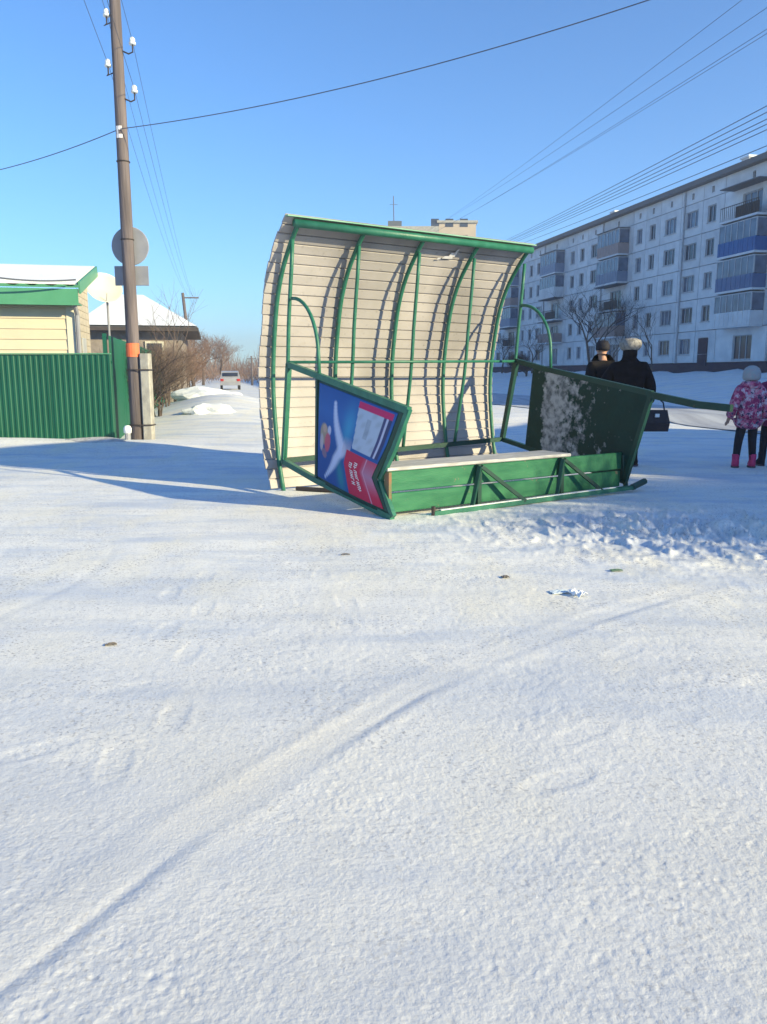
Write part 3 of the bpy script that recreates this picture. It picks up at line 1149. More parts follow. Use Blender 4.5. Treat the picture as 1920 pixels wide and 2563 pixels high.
def street_pole(p, top, label, lean=(0, 0)):
    root = empty('utility_pole', (p[0], p[1], 0))
    tag(root, label, 'utility pole')
    MB().tube([(0, 0, 0), (lean[0] * .5, lean[1] * .5, top / 2), (lean[0], lean[1], top)], .13, 8, .09).build('wooden_mast', M_POLE, root, smooth=True)
    MB().bar((-.5, 0, top - .3), (.5, 0, top - .3), .08, .08).build('crossarm', M_POLE, root)


p2 = at(487, 980, 52)
street_pole((p2.x, 52), at(474, 733, 52).z, 'thin far utility pole beside the snowy house roof', (-.5, 0))
p3 = at(632, 985, 88)
street_pole((p3.x, 88), at(632, 905, 88).z + .6, 'utility pole far down the side street near the bushes')
FARP = (FA + FD * 58 + FN * 20)
street_pole((FARP.x, FARP.y), 11.5, 'tall power line pole standing along the far road behind the shelter')


def wire(a, b_, sag, r, label, group=None, n=26):
    a, b_ = Vector(a), Vector(b_)
    pts = []
    for i in range(n + 1):
        t = i / n
        p = a.lerp(b_, t)
        p.z -= sag * 4 * t * (1 - t)
        pts.append(p)
    o = MB().tube(pts, r, 4).build('power_line', M_WIRE)
    return tag(o, label, 'power line', group)


hub = at(300, 327, PY)
hub.x = PX
wire(hub + Vector((0, -.1, 0)), at(1900, -95, 11.0), .25, .008, 'thick cable from the wooden pole up to the right across the sky')
wire(hub + Vector((0, -.1, 0)), at(-160, 455, 17.0), .12, .008, 'cable leaving the wooden pole to the left')
top2 = at(474, 733, 52)
for (px, py), w_ in zip(((267, 34), (332, 105), (271, 160), (337, 225)), ('upper left', 'upper right', 'lower left', 'lower right')):
    p = at(px, py, PY)
    q = Vector((top2.x + (p.x - PX) * .8, 52, top2.z - .2))
    wire(p, q, .55, .0045, 'thin wire from the ' + w_ + ' insulator back along the side street', 'wires from the wooden pole down the street')
    d = (p - q)
    d.z = 0
    d.normalize()
    wire(p, p + d * 22 + Vector((0, 0, .6)), .35, .0045, 'thin wire from the ' + w_ + ' insulator overhead towards the viewer', 'wires from the wooden pole overhead')
for (y0, y1, Yf), lb in zip(((591, -262, 110), (587, -172, 112), (600, -105, 115), (598, -90, 115)),
                            ('uppermost and steepest of the four high wires', 'second from the top of the four high wires', 'third from the top of the four high wires', 'lowest of the four high wires')):
    wire(at(1050, y0, Yf), at(2200, y1, 17), .35, .0065, lb + ' climbing to the top right corner', 'upper wires over the apartment block')
for (y0, y1), lb in zip(((651, 117), (653, 138), (652, 162), (655, 178), (657, 196), (660, 250)),
                        ('topmost line', 'second line from the top', 'third line from the top', 'fourth line from the top', 'fifth line from the top', 'lowest, separate line')):
    wire(at(1150, y0, 120), at(2200, y1, 16), .3, .011, lb + ' of the dark bundle strung above the apartment roof', 'bundle of power lines above the apartment roof')
wire(at(-140, 668, 17.4), at(190, 700, 18.3), .12, .022, 'cable drooping across the snowy roof of the cream house')

# small post and dug snow at the foot of the pole
o = empty('marker_post', at(321, 1108, 14.75))
o.location.z = 0
tag(o, 'short white topped post by the foot of the wooden pole', 'post')
MB().tube([(0, 0, -.05), (0, 0, .22)], .05, 8).build('shaft', M_SIGN, o)
MB().lathe([(.02, .2), (.07, .215), (.075, .3), (.05, .345), (.01, .355)], 12).build('cap', M_SNOWCAP, o, smooth=True)


def lump(name, loc, sx, sy, sz, m, seed, label, cat):
    bm = bmesh.new()
    bmesh.ops.create_icosphere(bm, subdivisions=3, radius=1)
    rr = random.Random(seed)
    ph = [(rr.uniform(1, 5), rr.uniform(0, 6)) for _ in range(6)]
    for v in bm.verts:
        k = 1 + .13 * math.sin(v.co.x * ph[0][0] * 1.6 + ph[0][1]) + .11 * math.sin(v.co.y * ph[1][0] * 2 + ph[1][1]) + .1 * math.sin(v.co.z * ph[2][0] * 2 + v.co.x * 4 + ph[2][1])
        v.co = Vector((v.co.x * sx * k, v.co.y * sy * k, v.co.z * sz * k))
    me = bpy.data.meshes.new(name)
    bm.to_mesh(me)
    bm.free()
    me.materials.append(m)
    o = link(name, me)
    o.location = loc
    return tag(o, label, cat)


M_DIRTSNOW = mat('dirty_snow', (.38, .36, .34), (.6, .6, .6), 9, .85, .6, 25)
lump('snow_heap', (PX - .55, 14.2, .05), .62, .3, .12, M_DIRTSNOW, 4, 'low heap of dirty dug snow in front of the pole foot', 'snow heap')


def bare_tree(name, loc, h, seed, label, levels=5, spread=.55, trunk_r=.09, nsplit=3, twig=M_TWIG, bark=M_BARK, trunk_frac=.28, group=None, stems=1, gravity=.0, cat='tree'):
    rr = random.Random(seed)
    root = empty(name, loc)
    tag(root, label, cat, group)
    tr, cr = MB(), MB()

    def grow(p, d, ln, r, lv):
        n = 3
        pts = [p]
        q = p.copy()
        dd = d.copy()
        for i in range(n):
            dd = (dd + Vector((rr.uniform(-1, 1), rr.uniform(-1, 1), rr.uniform(-.5, .8))) * .16).normalized()
            q = q + dd * ln / n
            pts.append(q.copy())
        (tr if lv <= 1 else cr).tube(pts, r, 6 if lv == 0 else (4 if lv < 2 else 3), r * .6, cap=False)
        if lv >= levels:
            return
        k = nsplit + (1 if lv > 0 and rr.random() < .5 else 0)
        for i in range(k):
            t = rr.uniform(.35, 1.0) if i else 1.0
            seg = min(n - 1, int(t * n))
            st = pts[seg].lerp(pts[seg + 1], min(1, t * n - seg))
            ax = Vector((rr.uniform(-1, 1), rr.uniform(-1, 1), rr.uniform(-.3, .6)))
            nd = (dd * (1 - spread * .7) + ax.normalized() * spread + Vector((0, 0, .12 - gravity))).normalized()
            grow(st, nd, ln * rr.uniform(.58, .82), r * .52, lv + 1)

    for s in range(stems):
        a = rr.uniform(0, 6.28)
        off = Vector((math.cos(a), math.sin(a), 0)) * (0.25 * h * .12 * (stems > 1) * rr.uniform(.4, 2))
        d0 = Vector((off.x * 1.2, off.y * 1.2, 1)).normalized()
        grow(Vector((0, 0, -.1)) + off, d0, h * trunk_frac * (1.3 if stems > 1 else 1), trunk_r, 0)
    tr.build('trunk', bark, root)
    cr.build('crown', twig, root)
    return root


def fac_pt(s, q):
    p = FA + FD * s + FN * q
    return (p.x, p.y, gz(p.x, p.y) - .03)


bare_tree('bare_tree', fac_pt(13.2, 4.0), 8.2, 11, 'broad dark bare tree in front of the apartment block', 5, .62, .16, 3, M_TWIG_D, M_BARK, .30, None, 2)
bare_tree('bare_tree', fac_pt(9.0, 4.5), 6.5, 12, 'smaller bare tree just right of the broad dark one', 5, .6, .09, 3, M_TWIG_D, M_BARK, .3)
bare_tree('sapling', fac_pt(-1.2, 6.5), 5.6, 15, 'thin bare sapling near the right end of the snowy lawn', 4, .5, .07, 3, M_TWIG_D, M_BARK, .42)
bare_tree('bare_tree', fac_pt(30, 3.6), 7.2, 13, 'bare tree seen between shelter edge and right side frame', 5, .62, .12, 3, M_TWIG_D, M_BARK, .3)
bare_tree('bare_tree', fac_pt(40, 3.6), 7.6, 19, 'bare tree close to the right edge of the beige siding', 5, .62, .12, 3, M_TWIG_D, M_BARK, .3)
bare_tree('bush', fac_pt(21, 9), 2.6, 14, 'dense brown bush behind the right end of the shelter', 5, .72, .05, 4, M_TWIG_D, M_BARK, .3, None, 7, cat='bush')
bare_tree('bush', fac_pt(17, 9.5), 1.9, 24, 'low brown bush behind the right side panel', 5, .72, .05, 4, M_TWIG_D, M_BARK, .3, None, 6, cat='bush')

# side street: shrubs against the fences, then trees closing the view
def street(s, q):
    """s along the street from the pole, q to the right of the left fence line"""
    p = Vector((-5.05, 15, 0)) + FD * s - FN * q
    return (p.x, p.y, gz(p.x, p.y) - .03)


G_SH = 'shrubs along the side street fence'
shr = [(3.2, .40, 1.5, 31, 'leafless shrub right behind the concrete stub', M_TWIG_D), (6.5, .4, 1.5, 32, 'leafless shrub against the green side fence', M_TWIG),
       (10.5, .45, 1.7, 33, 'taller leafless shrub midway along the green side fence', M_TWIG), (15, .5, 1.8, 34, 'brownish shrub at the far end of the green side fence', M_TWIG_R),
       (21, .6, 2.0, 35, 'reddish shrub in front of the brown board fence', M_TWIG_R), (27, .7, 2.2, 36, 'second reddish shrub further along the board fence', M_TWIG_R)]
for s, q, h, sd_, lb, tw in shr:
    bare_tree('shrub', street(s, q), h, sd_, lb, 4, .7, .026, 4, tw, M_BARK, .42, G_SH, 5, cat='shrub')
bare_tree('bare_tree', street(11.5, .4), 4.6, 58, 'slender bare tree reaching above the snowy roof right of the pole', 4, .5, .045, 3, M_TWIG, M_BARK, .36, 'trees along the side street')
trs = [(38, -3.5, 7.0, 51, 'bare tree behind the snowy house corner', M_TWIG), (50, -4.5, 8.4, 52, 'tall bare tree left of the lane beyond the snowy house', M_TWIG_R),
       (64, -3.0, 8.2, 53, 'tall bare tree left of the car along the lane', M_TWIG), (82, -2.0, 8.8, 54, 'tallest bare tree far down the lane', M_TWIG_R), (96, 3.0, 8.0, 55, 'bare tree at the far end of the lane', M_TWIG_R), (27, -1.5, 5.0, 42, 'bare tree at the corner of the snowy house', M_TWIG),
       (36, -1.2, 6.0, 43, 'bare brown tree beyond the snowy house', M_TWIG_R), (46, -.8, 6.4, 44, 'bare tree on the left of the far street', M_TWIG_R),
       (58, -.5, 7.0, 45, 'bare tree standing left of the white car', M_TWIG_R), (74, .8, 7.4, 46, 'bare tree behind the white car', M_TWIG_R)]
for s, q, h, sd_, lb, tw in trs:
    bare_tree('bare_tree', street(s, q), h, sd_, lb, 5, .6, .17, 4, tw, M_BARK, .3, 'trees along the side street')


for i, (s_, q_, a_, b_, c_) in enumerate(((6, 1.7, .7, .4, .28), (13, 1.5, .9, .55, .4), (20, 1.9, 1.2, .6, .5))):
    x_, y_, z_ = street(s_, q_)
    lump('snow_heap', (x_, y_, z_ + .03), a_, b_, c_ * .75, M_SNOWCAP, 20 + i, ('small', 'middle sized', 'largest and farthest')[i] + ' snow heap beside the shrubs of the side street', 'snow heap')


def far_wood():
    """trees closing the street far away, one leafless mass"""
    rr = random.Random(5)
    m = MB()
    for i in range(14000):
        s = rr.uniform(85, 190)
        q = rr.uniform(-30, 46)
        p = Vector((-5.05, 15, 0)) + FD * s - FN * q
        if (p - FA).dot(FN) < 6:
            continue
        h = rr.uniform(2.0, 5.2 + 2.5 * math.sin(q * .45) ** 2)
        a = rr.uniform(0, 6.28)
        l = rr.uniform(.3, 1.1)
        b0 = Vector((p.x, p.y, gz(p.x, p.y) + h * rr.uniform(0, .5)))
        e = b0 + Vector((math.cos(a) * l, math.sin(a) * l, h * rr.uniform(.15, .5)))
        m.tube([b0, e], .035, 3, .01, cap=False)
    kind(m.build('far_wood', M_TWIG_R), 'stuff')


far_wood()


def build_car():
    p = at(577, 976, 66)
    root = empty('parked_car', (p.x, 66, gz(p.x, 66)), R(11))
    tag(root, 'small white car seen from behind far down the side street', 'car')
    m = MB()
    sec = [(-2.0, .35), (-2.05, .75), (-1.9, .95), (-1.25, 1.42), (.2, 1.48), (.95, 1.0), (1.9, .85), (2.05, .6), (2.0, .3)]
    n = len(sec)
    for x in (-.78, .78):
        for y, z in sec:
            k = .86 if z > 1.2 else 1
            m.v.append((x * k, y, z))
    m.f = [tuple(range(n)), tuple(range(2 * n - 1, n - 1, -1))] + [(i, i + n, (i + 1) % n + n, (i + 1) % n) for i in range(n)]
    m.build('body', M_CARW, root)
    M = Matrix.Translation((0, -1.6, 1.19)) @ Matrix.Rotation(R(-34), 4, 'X')
    MB().box((-.6, -.006, -.22), (.6, .02, .22), Matrix.Translation((0, -1.62, 1.2)) @ Matrix.Rotation(R(-54), 4, 'X')).build('rear_window', M_GLASS, root)
    for x in (-1, 1):
        MB().box((x * .64 - .12, -2.075, .68), (x * .64 + .12, -2.03, .86)).build('tail_light', M_RED, root)
        MB().box((x * .735 - .02, -1.0, 1.02), (x * .735 + .02, .3, 1.34)).build('side_window', M_GLASS, root)
        for y in (-1.3, 1.3):
            MB().lathe([(.05, -.09), (.3, -.09), (.31, .09), (.05, .09)], 16, Matrix.Translation((x * .7, y, .3)) @ Matrix.Rotation(R(90), 4, 'Y')).build('wheel', M_TYRE, root)
    MB().box((-.8, -2.13, .36), (.8, -2.05, .58)).build('bumper', M_SIGN, root)


build_car()
# ------------------------------------------------------------------ toppled bus shelter
def lerp(a, b_, t):
    return a + (b_ - a) * t


def interp(tab, z):
    if z <= tab[0][1]:
        return tab[0][0]
    for (d0, z0), (d1, z1) in zip(tab, tab[1:]):
        if z <= z1:
            return lerp(d0, d1, (z - z0) / (z1 - z0))
    return tab[-1][0]


RIB = [(.02, 0), (-.075, .307), (-.14, .684), (-.180, 1.08), (-.16, 1.457), (-.10, 1.817), (-.02, 2.121), (.125, 2.407), (.345, 2.669), (.49, 2.80)]
SID = [(-.01, .03), (-.145, .445), (-.195, .804), (-.222, 1.115), (-.20, 1.45), (-.137, 1.777), (-.03, 2.169), (.15, 2.508), (.305, 2.70), (.50, 2.862)]
CH_L = [(.075, .345), (.158, .91), (.21, 1.45), (.248, 1.9), (.33, 2.381), (.373, 2.731)]
CH_R = [(.096, .44), (.20, .91), (.315, 1.387), (.335, 1.7), (.39, 2.175), (.435, 2.66)]
LEN = 3.2


def sm(tab, n=22):
    """smooth (Catmull-Rom) curve through (d, z) points"""
    P = [Vector((d, z)) for d, z in tab]
    P = [P[0] * 2 - P[1]] + P + [P[-1] * 2 - P[-2]]
    out = []
    m = max(2, n // (len(P) - 3))
    for i in range(1, len(P) - 2):
        for k in range(m):
            t = k / m
            a, b_, c, d = P[i - 1], P[i], P[i + 1], P[i + 2]
            out.append(.5 * ((2 * b_) + (c - a) * t + (2 * a - 5 * b_ + 4 * c - d) * t * t + (3 * b_ - a - 3 * c + d) * t ** 3))
    out.append(P[-2])
    return [(p.x, p.y) for p in out]


def poster_colour(s, t):
    """advertising sheet: s left-right 0..1, t top-bottom 0..1"""
    c = np.array([.025, .085, .27])
    c = lerp(c, np.array([.05, .16, .42]), max(0, 1 - abs(t - .25) * 3) * .7)
    c = lerp(c, np.array([.06, .30, .48]), math.exp(-((s - .50) / .08) ** 2 - ((t - .32) / .2) ** 2) * .9)
    c = lerp(c, np.array([.03, .22, .26]), math.exp(-((s - .44) / .06) ** 2 - ((t - .85) / .2) ** 2) * .9)
    wh = np.array([.55, .58, .72])

    def stroke(x0, y0, x1, y1, w0, w1, bend):
        nonlocal c
        best = 9
        for k in range(13):
            q = k / 12
            x = lerp(x0, x1, q) + bend * math.sin(q * math.pi)
            y = lerp(y0, y1, q)
            best = min(best, math.hypot((s - x), (t - y) * .8) / lerp(w0, w1, q))
        if best < 1.6:
            c = lerp(c, wh, max(0, min(1, 1.6 - best)) * .95)
    stroke(.26, .14, .47, .56, .018, .05, -.045)
    stroke(.15, .95, .46, .58, .015, .05, .02)
    # plain figure: hair, face, red top, pale sleeves
    def blob(cx, cy, rx, ry, col, a=.95):
        nonlocal c
        d = ((s - cx) / rx) ** 2 + ((t - cy) / ry) ** 2
        if d < 1.25:
            c = lerp(c, np.array(col), a * max(0, min(1, (1.25 - d) * 2)))
    blob(.125, .50, .075, .11, (.38, .29, .20))
    blob(.215, .44, .03, .05, (.55, .52, .62))
    blob(.13, .44, .035, .045, (.52, .34, .26))
    blob(.20, .57, .055, .10, (.55, .11, .15))
    blob(.085, .60, .035, .09, (.5, .42, .42))
    blob(.15, .70, .05, .05, (.32, .18, .20), .7)
    # tablet screen with a red strip on top
    if .55 < s < .97 and t < .50:
        e = .56 + .05 * (t / .5)
        if s > e and t > .02:
            if t < .085:
                c = np.array([.55, .035, .13])
            elif s < .88:
                c = np.array([.43, .49, .57])
                k = math.sin(s * 41 + t * 9) * math.sin(t * 37 + s * 13)
                c = c * (1 - .16 * max(0, k))
                if .70 < s < .76 and .16 < t < .36:
                    c = c * .78
            elif s < .915:
                c = np.array([.07, .075, .17])
            elif s < .935:
                c = np.array([.5, .5, .62])
            else:
                c = np.array([.05, .06, .14])
    if .47 < s < .60 and .40 < t < .66 and s > .47 + .0 * t:
        c = lerp(c, np.array([.46, .42, .50]), .7 * max(0, 1 - abs(t - .53) / .13))
    if s > .545 and t > .535:
        c = np.array([.52, .03, .075])
        if s > .80:
            c = lerp(c, np.array([.42, .20, .29]), min(1, (s - .80) / .06) * max(0, 1 - abs(t - .7) / .22))
        if .853 < s < .868:
            c = np.array([.56, .25, .34])
    g = float(c.mean())
    return lerp(c, np.array([g, g, g]), .0) * np.array([.95, 1.0, 1.1])


def print_material():
    m = bpy.data.materials.new('printed_sheet')
    m.use_nodes = True
    nt = m.node_tree
    b = nt.nodes['Principled BSDF']
    a = nt.nodes.new('ShaderNodeVertexColor')
    a.layer_name = 'print'
    nt.links.new(a.outputs[0], b.inputs['Base Color'])
    b.inputs['Roughness'].default_value = .55
    b.inputs['Specular IOR Level'].default_value = .15
    return m


def torn_paper_material():
    m = mat('torn_posters_on_green', (.004, .042, .034), None, 5, .6, .25, 25)
    nt = m.node_tree
    N, L = nt.nodes, nt.links
    tc = N.new('ShaderNodeTexCoord')
    base = None
    for l in list(L):
        if l.to_socket.name == 'Base Color':
            base = l.from_socket
            L.remove(l)
    sx = N.new('ShaderNodeSeparateXYZ')
    L.new(tc.outputs['Object'], sx.inputs[0])
    mp = N.new('ShaderNodeMapping')
    mp.inputs['Scale'].default_value = (1, 1.0, 1.0)
    L.new(tc.outputs['Object'], mp.inputs[0])
    nz = N.new('ShaderNodeTexNoise')
    nz.inputs['Scale'].default_value = 8
    nz.inputs['Detail'].default_value = 10
    nz.inputs['Roughness'].default_value = .68
    L.new(mp.outputs[0], nz.inputs[0])
    ed = N.new('ShaderNodeMapRange')           # bare green margin on the inner edge
    ed.inputs['From Min'].default_value = -.92
    ed.inputs['From Max'].default_value = -.80
    ed.inputs['To Min'].default_value = 0
    ed.inputs['To Max'].default_value = -.35
    L.new(sx.outputs['Y'], ed.inputs['Value'])
    gr = N.new('ShaderNodeMapRange')           # more paper near the inner edge (d = .8), none past d = 1.75
    gr.inputs['From Min'].default_value = -1.95
    gr.inputs['From Max'].default_value = -.85
    gr.inputs['To Min'].default_value = -.15
    gr.inputs['To Max'].default_value = .24
    L.new(sx.outputs['Y'], gr.inputs['Value'])
    ad = N.new('ShaderNodeMath')
    L.new(nz.outputs['Fac'], ad.inputs[0])
    L.new(gr.outputs[0], ad.inputs[1])
    ad2 = N.new('ShaderNodeMath')
    L.new(ad.outputs[0], ad2.inputs[0])
    L.new(ed.outputs[0], ad2.inputs[1])
    ad = ad2
    th = N.new('ShaderNodeMapRange')
    th.inputs['From Min'].default_value = .50
    th.inputs['From Max'].default_value = .60
    L.new(ad.outputs[0], th.inputs['Value'])
    n2 = N.new('ShaderNodeTexNoise')
    n2.inputs['Scale'].default_value = 13
    n2.inputs['Detail'].default_value = 5
    L.new(mp.outputs[0], n2.inputs[0])
    cr = N.new('ShaderNodeValToRGB')
    cr.color_ramp.elements[0].position = .38
    cr.color_ramp.elements[0].color = (.13, .14, .15, 1)
    cr.color_ramp.elements[1].position = .6
    cr.color_ramp.elements[1].color = (.46, .45, .45, 1)
    L.new(n2.outputs['Fac'], cr.inputs[0])
    mx = N.new('ShaderNodeMix')
    mx.data_type = 'RGBA'
    L.new(th.outputs[0], mx.inputs['Factor'])
    L.new(base, mx.inputs['A'])
    L.new(cr.outputs[0], mx.inputs['B'])
    L.new(mx.outputs['Result'], N['Principled BSDF'].inputs['Base Color'])
    return m


def build_shelter():
    root = empty('bus_shelter', (-1.14, 8.885, 0), R(34))
    tag(root, 'toppled green bus shelter with curved beige siding, side panels and a bench', 'bus shelter')
    P = lambda u, d, z: (u, -d, z)

    # --- siding planks along the arc, alike pieces sharing one mesh
    arc = sm(SID, 180)
    seg = [0]
    for a, b_ in zip(arc, arc[1:]):
        seg.append(seg[-1] + math.hypot(b_[0] - a[0], b_[1] - a[1]))
    tot = seg[-1]
    n = 27
    ph = tot / n
    u0, u1 = -.14, LEN + .09
    m = MB()
    # local: x along u, z up the arc, y away from the viewer; lower lip hooks behind, small bead at the joint
    sec = [(.005, .001), (.0, .005), (.0, ph - .015), (.004, ph - .012), (.016, ph - .011), (.016, ph), (.022, ph), (.022, .001)]
    for x in (u0, u1):
        m.v += [(x, y, z) for y, z in sec]
    k = len(sec)
    m.f = [tuple(range(k)), tuple(range(2 * k - 1, k - 1, -1))] + [(i, i + k, (i + 1) % k + k, (i + 1) % k) for i in range(k)]
    pm = m.mesh('siding_plank')
    pm.materials.append(M_SIDING)

    def on_arc(s):
        for i in range(len(seg) - 1):
            if seg[i + 1] >= s - 1e-9:
                t = (s - seg[i]) / max(1e-9, seg[i + 1] - seg[i])
                return lerp(arc[i][0], arc[i + 1][0], t), lerp(arc[i][1], arc[i + 1][1], t)
        return arc[-1]
    rr = random.Random(2)
    for i in range(n):
        a, b_ = on_arc(i * ph), on_arc((i + 1) * ph)
        o = link('siding_plank', pm, root)
        o.location = (rr.uniform(-.012, .012), -a[0], a[1])
        o.rotation_euler = (math.atan2(b_[0] - a[0], b_[1] - a[1]), 0, 0)

    # --- ribs and chords
    us = [0, .8, 1.6, 2.4, LEN]
    rib = sm(RIB, 30)
    for u in us:
        MB().tube([P(u, d + .02, z) for d, z in rib], .025, 8).build('rib', M_GREEN, root, smooth=True)
        t = u / LEN
        pts = []
        zl, zh = lerp(.345, .44, t), lerp(2.66, 2.64, t)
        for j in range(9):
            z = lerp(zl, zh, j / 8)
            pts.append(P(u, lerp(interp(CH_L, z), interp(CH_R, z), t), z))
        MB().tube(pts, .021, 8).build('strut', M_GREEN, root, smooth=True)
    # edge beam along the front of the roof with a snowy cap
    MB().tube([P(-.05, .50, 2.795), P(LEN + .05, .50, 2.795)], .042, 10).build('edge_beam', M_GREEN, root, smooth=True)
    MB().bar(P(u0, .51, 2.855), P(u1, .51, 2.855), .06, .012).build('edge_cap', M_MINT, root)
    # long rails
    MB().tube([P(0, .235, 1.415), P(LEN, .335, 1.45)], .017, 8).build('upper_rail', M_GREEN, root, smooth=True)
    MB().bar(P(0, .075, .345), P(LEN, .105, .44), .05, .055).build('lower_rail', M_GREEN_D, root)

    # --- side braces (quarter arcs)
    def arc2(p0, p1, bulge=1.0):
        out = []
        for j in range(11):
            q = j / 10 * math.pi / 2
            out.append((lerp(p0[0], p1[0], math.sin(q)), lerp(p1[1], p0[1], math.cos(q))))
        return out
    MB().tube([P(0, d, z) for d, z in arc2((.33, 2.07), (.875, 1.45)) + [(.885, 1.25)]], .019, 8).build('brace', M_GREEN, root, smooth=True)
    MB().tube([P(LEN, d, z) for d, z in arc2((.40, 2.14), (.93, 1.55)) + [(.94, 1.36)]], .019, 8).build('brace', M_GREEN, root, smooth=True)

    # --- left side frame with the advertising panel
    UP = (1, 0, 0)

    def frame_bar(name, u, pts, w_, dep, mtl):
        m = MB()
        for a, b_ in zip(pts, pts[1:]):
            m.bar(P(u, *a), P(u, *b_), dep, w_, UP) if False else m.bar(P(u, *a), P(u, *b_), w_, dep, UP)
        return m.build(name, mtl, root)
    frame_bar('top_bar', 0, [(.205, 1.395), (.86, 1.275), (2.43, .985)], .06, .05, M_GREEN)
    frame_bar('bottom_bar', 0, [(.06, .335), (.81, .205), (1.49, .118), (2.18, .015)], .06, .05, M_GREEN)
    frame_bar('side_post', 0, [(2.43, 1.0), (2.215, .65), (1.985, .34), (2.2, .03)], .05, .04, M_GREEN)
    frame_bar('side_post', 0, [(.86, 1.27), (.81, .2)], .04, .04, M_GREEN_D)
    frame_bar('side_post', 0, [(.225, 1.40), (.06, .33)], .055, .05, M_GREEN)

    TLd, BLd = (.875, 1.262), (.815, .215)
    RT = [(0, (2.40, .985)), (.34, (2.19, .65)), (.66, (1.965, .345)), (1, (2.17, .03))]

    def right_at(t):
        for (t0, a), (t1, b_) in zip(RT, RT[1:]):
            if t <= t1:
                k = (t - t0) / (t1 - t0)
                return lerp(a[0], b_[0], k), lerp(a[1], b_[1], k)
        return RT[-1][1]

    def panel_pt(s, t):
        a = (lerp(TLd[0], BLd[0], t), lerp(TLd[1], BLd[1], t))
        b_ = right_at(t)
        return lerp(a[0], b_[0], s), lerp(a[1], b_[1], s)

    def buck(s, t):
        return .035 * math.sin(s * math.pi) * math.sin(t * 2.2) + .05 * max(0, s - .55) * math.exp(-((t - .64) / .2) ** 2)

    def sheet(name, s0, s1, t0, t1, ns, nt_, u_off, mtl, parent, colour=None, thick=.006):
        m = MB()
        for j in range(nt_ + 1):
            for i in range(ns + 1):
                s, t = lerp(s0, s1, i / ns), lerp(t0, t1, j / nt_)
                d, z = panel_pt(s, t)
                m.v.append(P(u_off - buck(s, t), d, z))
        nn = (ns + 1) * (nt_ + 1)
        m.f = [(j * (ns + 1) + i, j * (ns + 1) + i + 1, (j + 1) * (ns + 1) + i + 1, (j + 1) * (ns + 1) + i) for j in range(nt_) for i in range(ns)]
        if thick:
            front = list(m.v)
            m.v += [(x + thick, y, z) for x, y, z in front]
            fs = list(m.f)
            m.f += [tuple(q + nn for q in reversed(f)) for f in fs]
            ring = [i for i in range(ns + 1)] + [j * (ns + 1) + ns for j in range(1, nt_ + 1)] + [nt_ * (ns + 1) + i for i in range(ns - 1, -1, -1)] + [j * (ns + 1) for j in range(nt_ - 1, 0, -1)]
            for a, b_ in zip(ring, ring[1:] + ring[:1]):
                m.f.append((b_, a, a + nn, b_ + nn))
        me = m.mesh(name, True)
        me.materials.append(mtl)
        if colour:
            at_ = me.color_attributes.new('print', 'FLOAT_COLOR', 'POINT')
            buf = np.ones((len(me.vertices), 4), dtype=np.float32)
            for j in range(nt_ + 1):
                for i in range(ns + 1):
                    c = colour(i / ns, j / nt_)
                    for o_ in ((0, nn) if thick else (0,)):
                        buf[o_ + j * (ns + 1) + i, :3] = c
            at_.data.foreach_set('color', buf.ravel())
        return link(name, me, parent)

    ad = sheet('ad_panel', .0, 1.0, .0, 1.0, 24, 20, -.012, M_GREEN_D, root, None, .012)
    sheet('poster', .03, .945, .045, .955, 130, 110, -.017, print_material(), ad, poster_colour, .003)
    # pale unreadable lettering turned on its side, on the red block
    rr = random.Random(9)
    m = MB()

    def dab(s0, s1, t0, t1):
        q = len(m.v)
        for s, t in ((s0, t0), (s1, t0), (s1, t1), (s0, t1)):
            d, z = panel_pt(s, t)
            m.v.append(P(-.0185 - buck(s, t), d, z))
        m.f.append((q, q + 1, q + 2, q + 3))
    for sa, sb, ta, tb, nl in ((.605, .652, .625, .845, 6), (.678, .722, .605, .895, 8)):
        st = (tb - ta) / nl
        for i in range(nl):
            t = ta + i * st
            dab(sa, sb, t, t + st * .22)
            if i % 3 != 1:
                dab(sa, sb, t + st * .52, t + st * .74)
            if i % 2:
                dab(sa + (sb - sa) * .38, sa + (sb - sa) * .6, t + st * .2, t + st * .55)
            else:
                dab(sb - (sb - sa) * .22, sb, t + st * .2, t + st * .6)
    m.build('lettering', M_WHITEP, ad)

    # --- right side frame with the sheet carrying torn posters
    u = LEN
    frame_bar('top_bar', u, [(.33, 1.455), (.83, 1.355), (2.44, 1.085)], .06, .05, M_GREEN_D)
    frame_bar('side_post', u, [(.335, 1.46), (.105, .43)], .06, .05, M_GREEN_D)
    frame_bar('bottom_bar', u, [(.105, .44), (.70, .345), (2.16, .10)], .055, .05, M_GREEN_D)
    frame_bar('side_post', u, [(2.44, 1.09), (2.14, .10)], .05, .05, M_GREEN_D)
    frame_bar('tow_beam', u, [(2.40, 1.075), (3.0, .985), (3.38, .962)], .07, .055, M_GREEN_D)
    m = MB()
    A, B, C, D = (.66, 1.365), (2.42, 1.06), (2.13, .13), (.56, .37)
    for uu in (u - .022, u - .012):
        m.v += [P(uu, *q) for q in (A, B, C, D)]
    m.f = [(0, 3, 2, 1), (4, 5, 6, 7), (0, 1, 5, 4), (1, 2, 6, 5), (2, 3, 7, 6), (3, 0, 4, 7)]
    m.build('notice_panel', torn_paper_material(), root)

    # --- bench on its side: planks, dusty top board, legs
    bench = empty('bench')
    bench.parent = root
    t = .04
    MB().bbox((.05, -2.10, .045), (3.16, -2.10 + t, .222), .007).build('bench_plank', M_BENCH, bench)
    MB().bbox((.02, -2.095, .238), (3.2, -2.095 + t, .425), .007).build('bench_plank', M_BENCH, bench)
    MB().bbox((.0, -2.11, .428), (2.35, -1.68, .462), .008).build('bench_board', M_BOARD, bench)
    MB().box((.0, -2.125, .05), (.03, -2.05, .42)).build('bench_end', M_WOOD_RAW, bench)
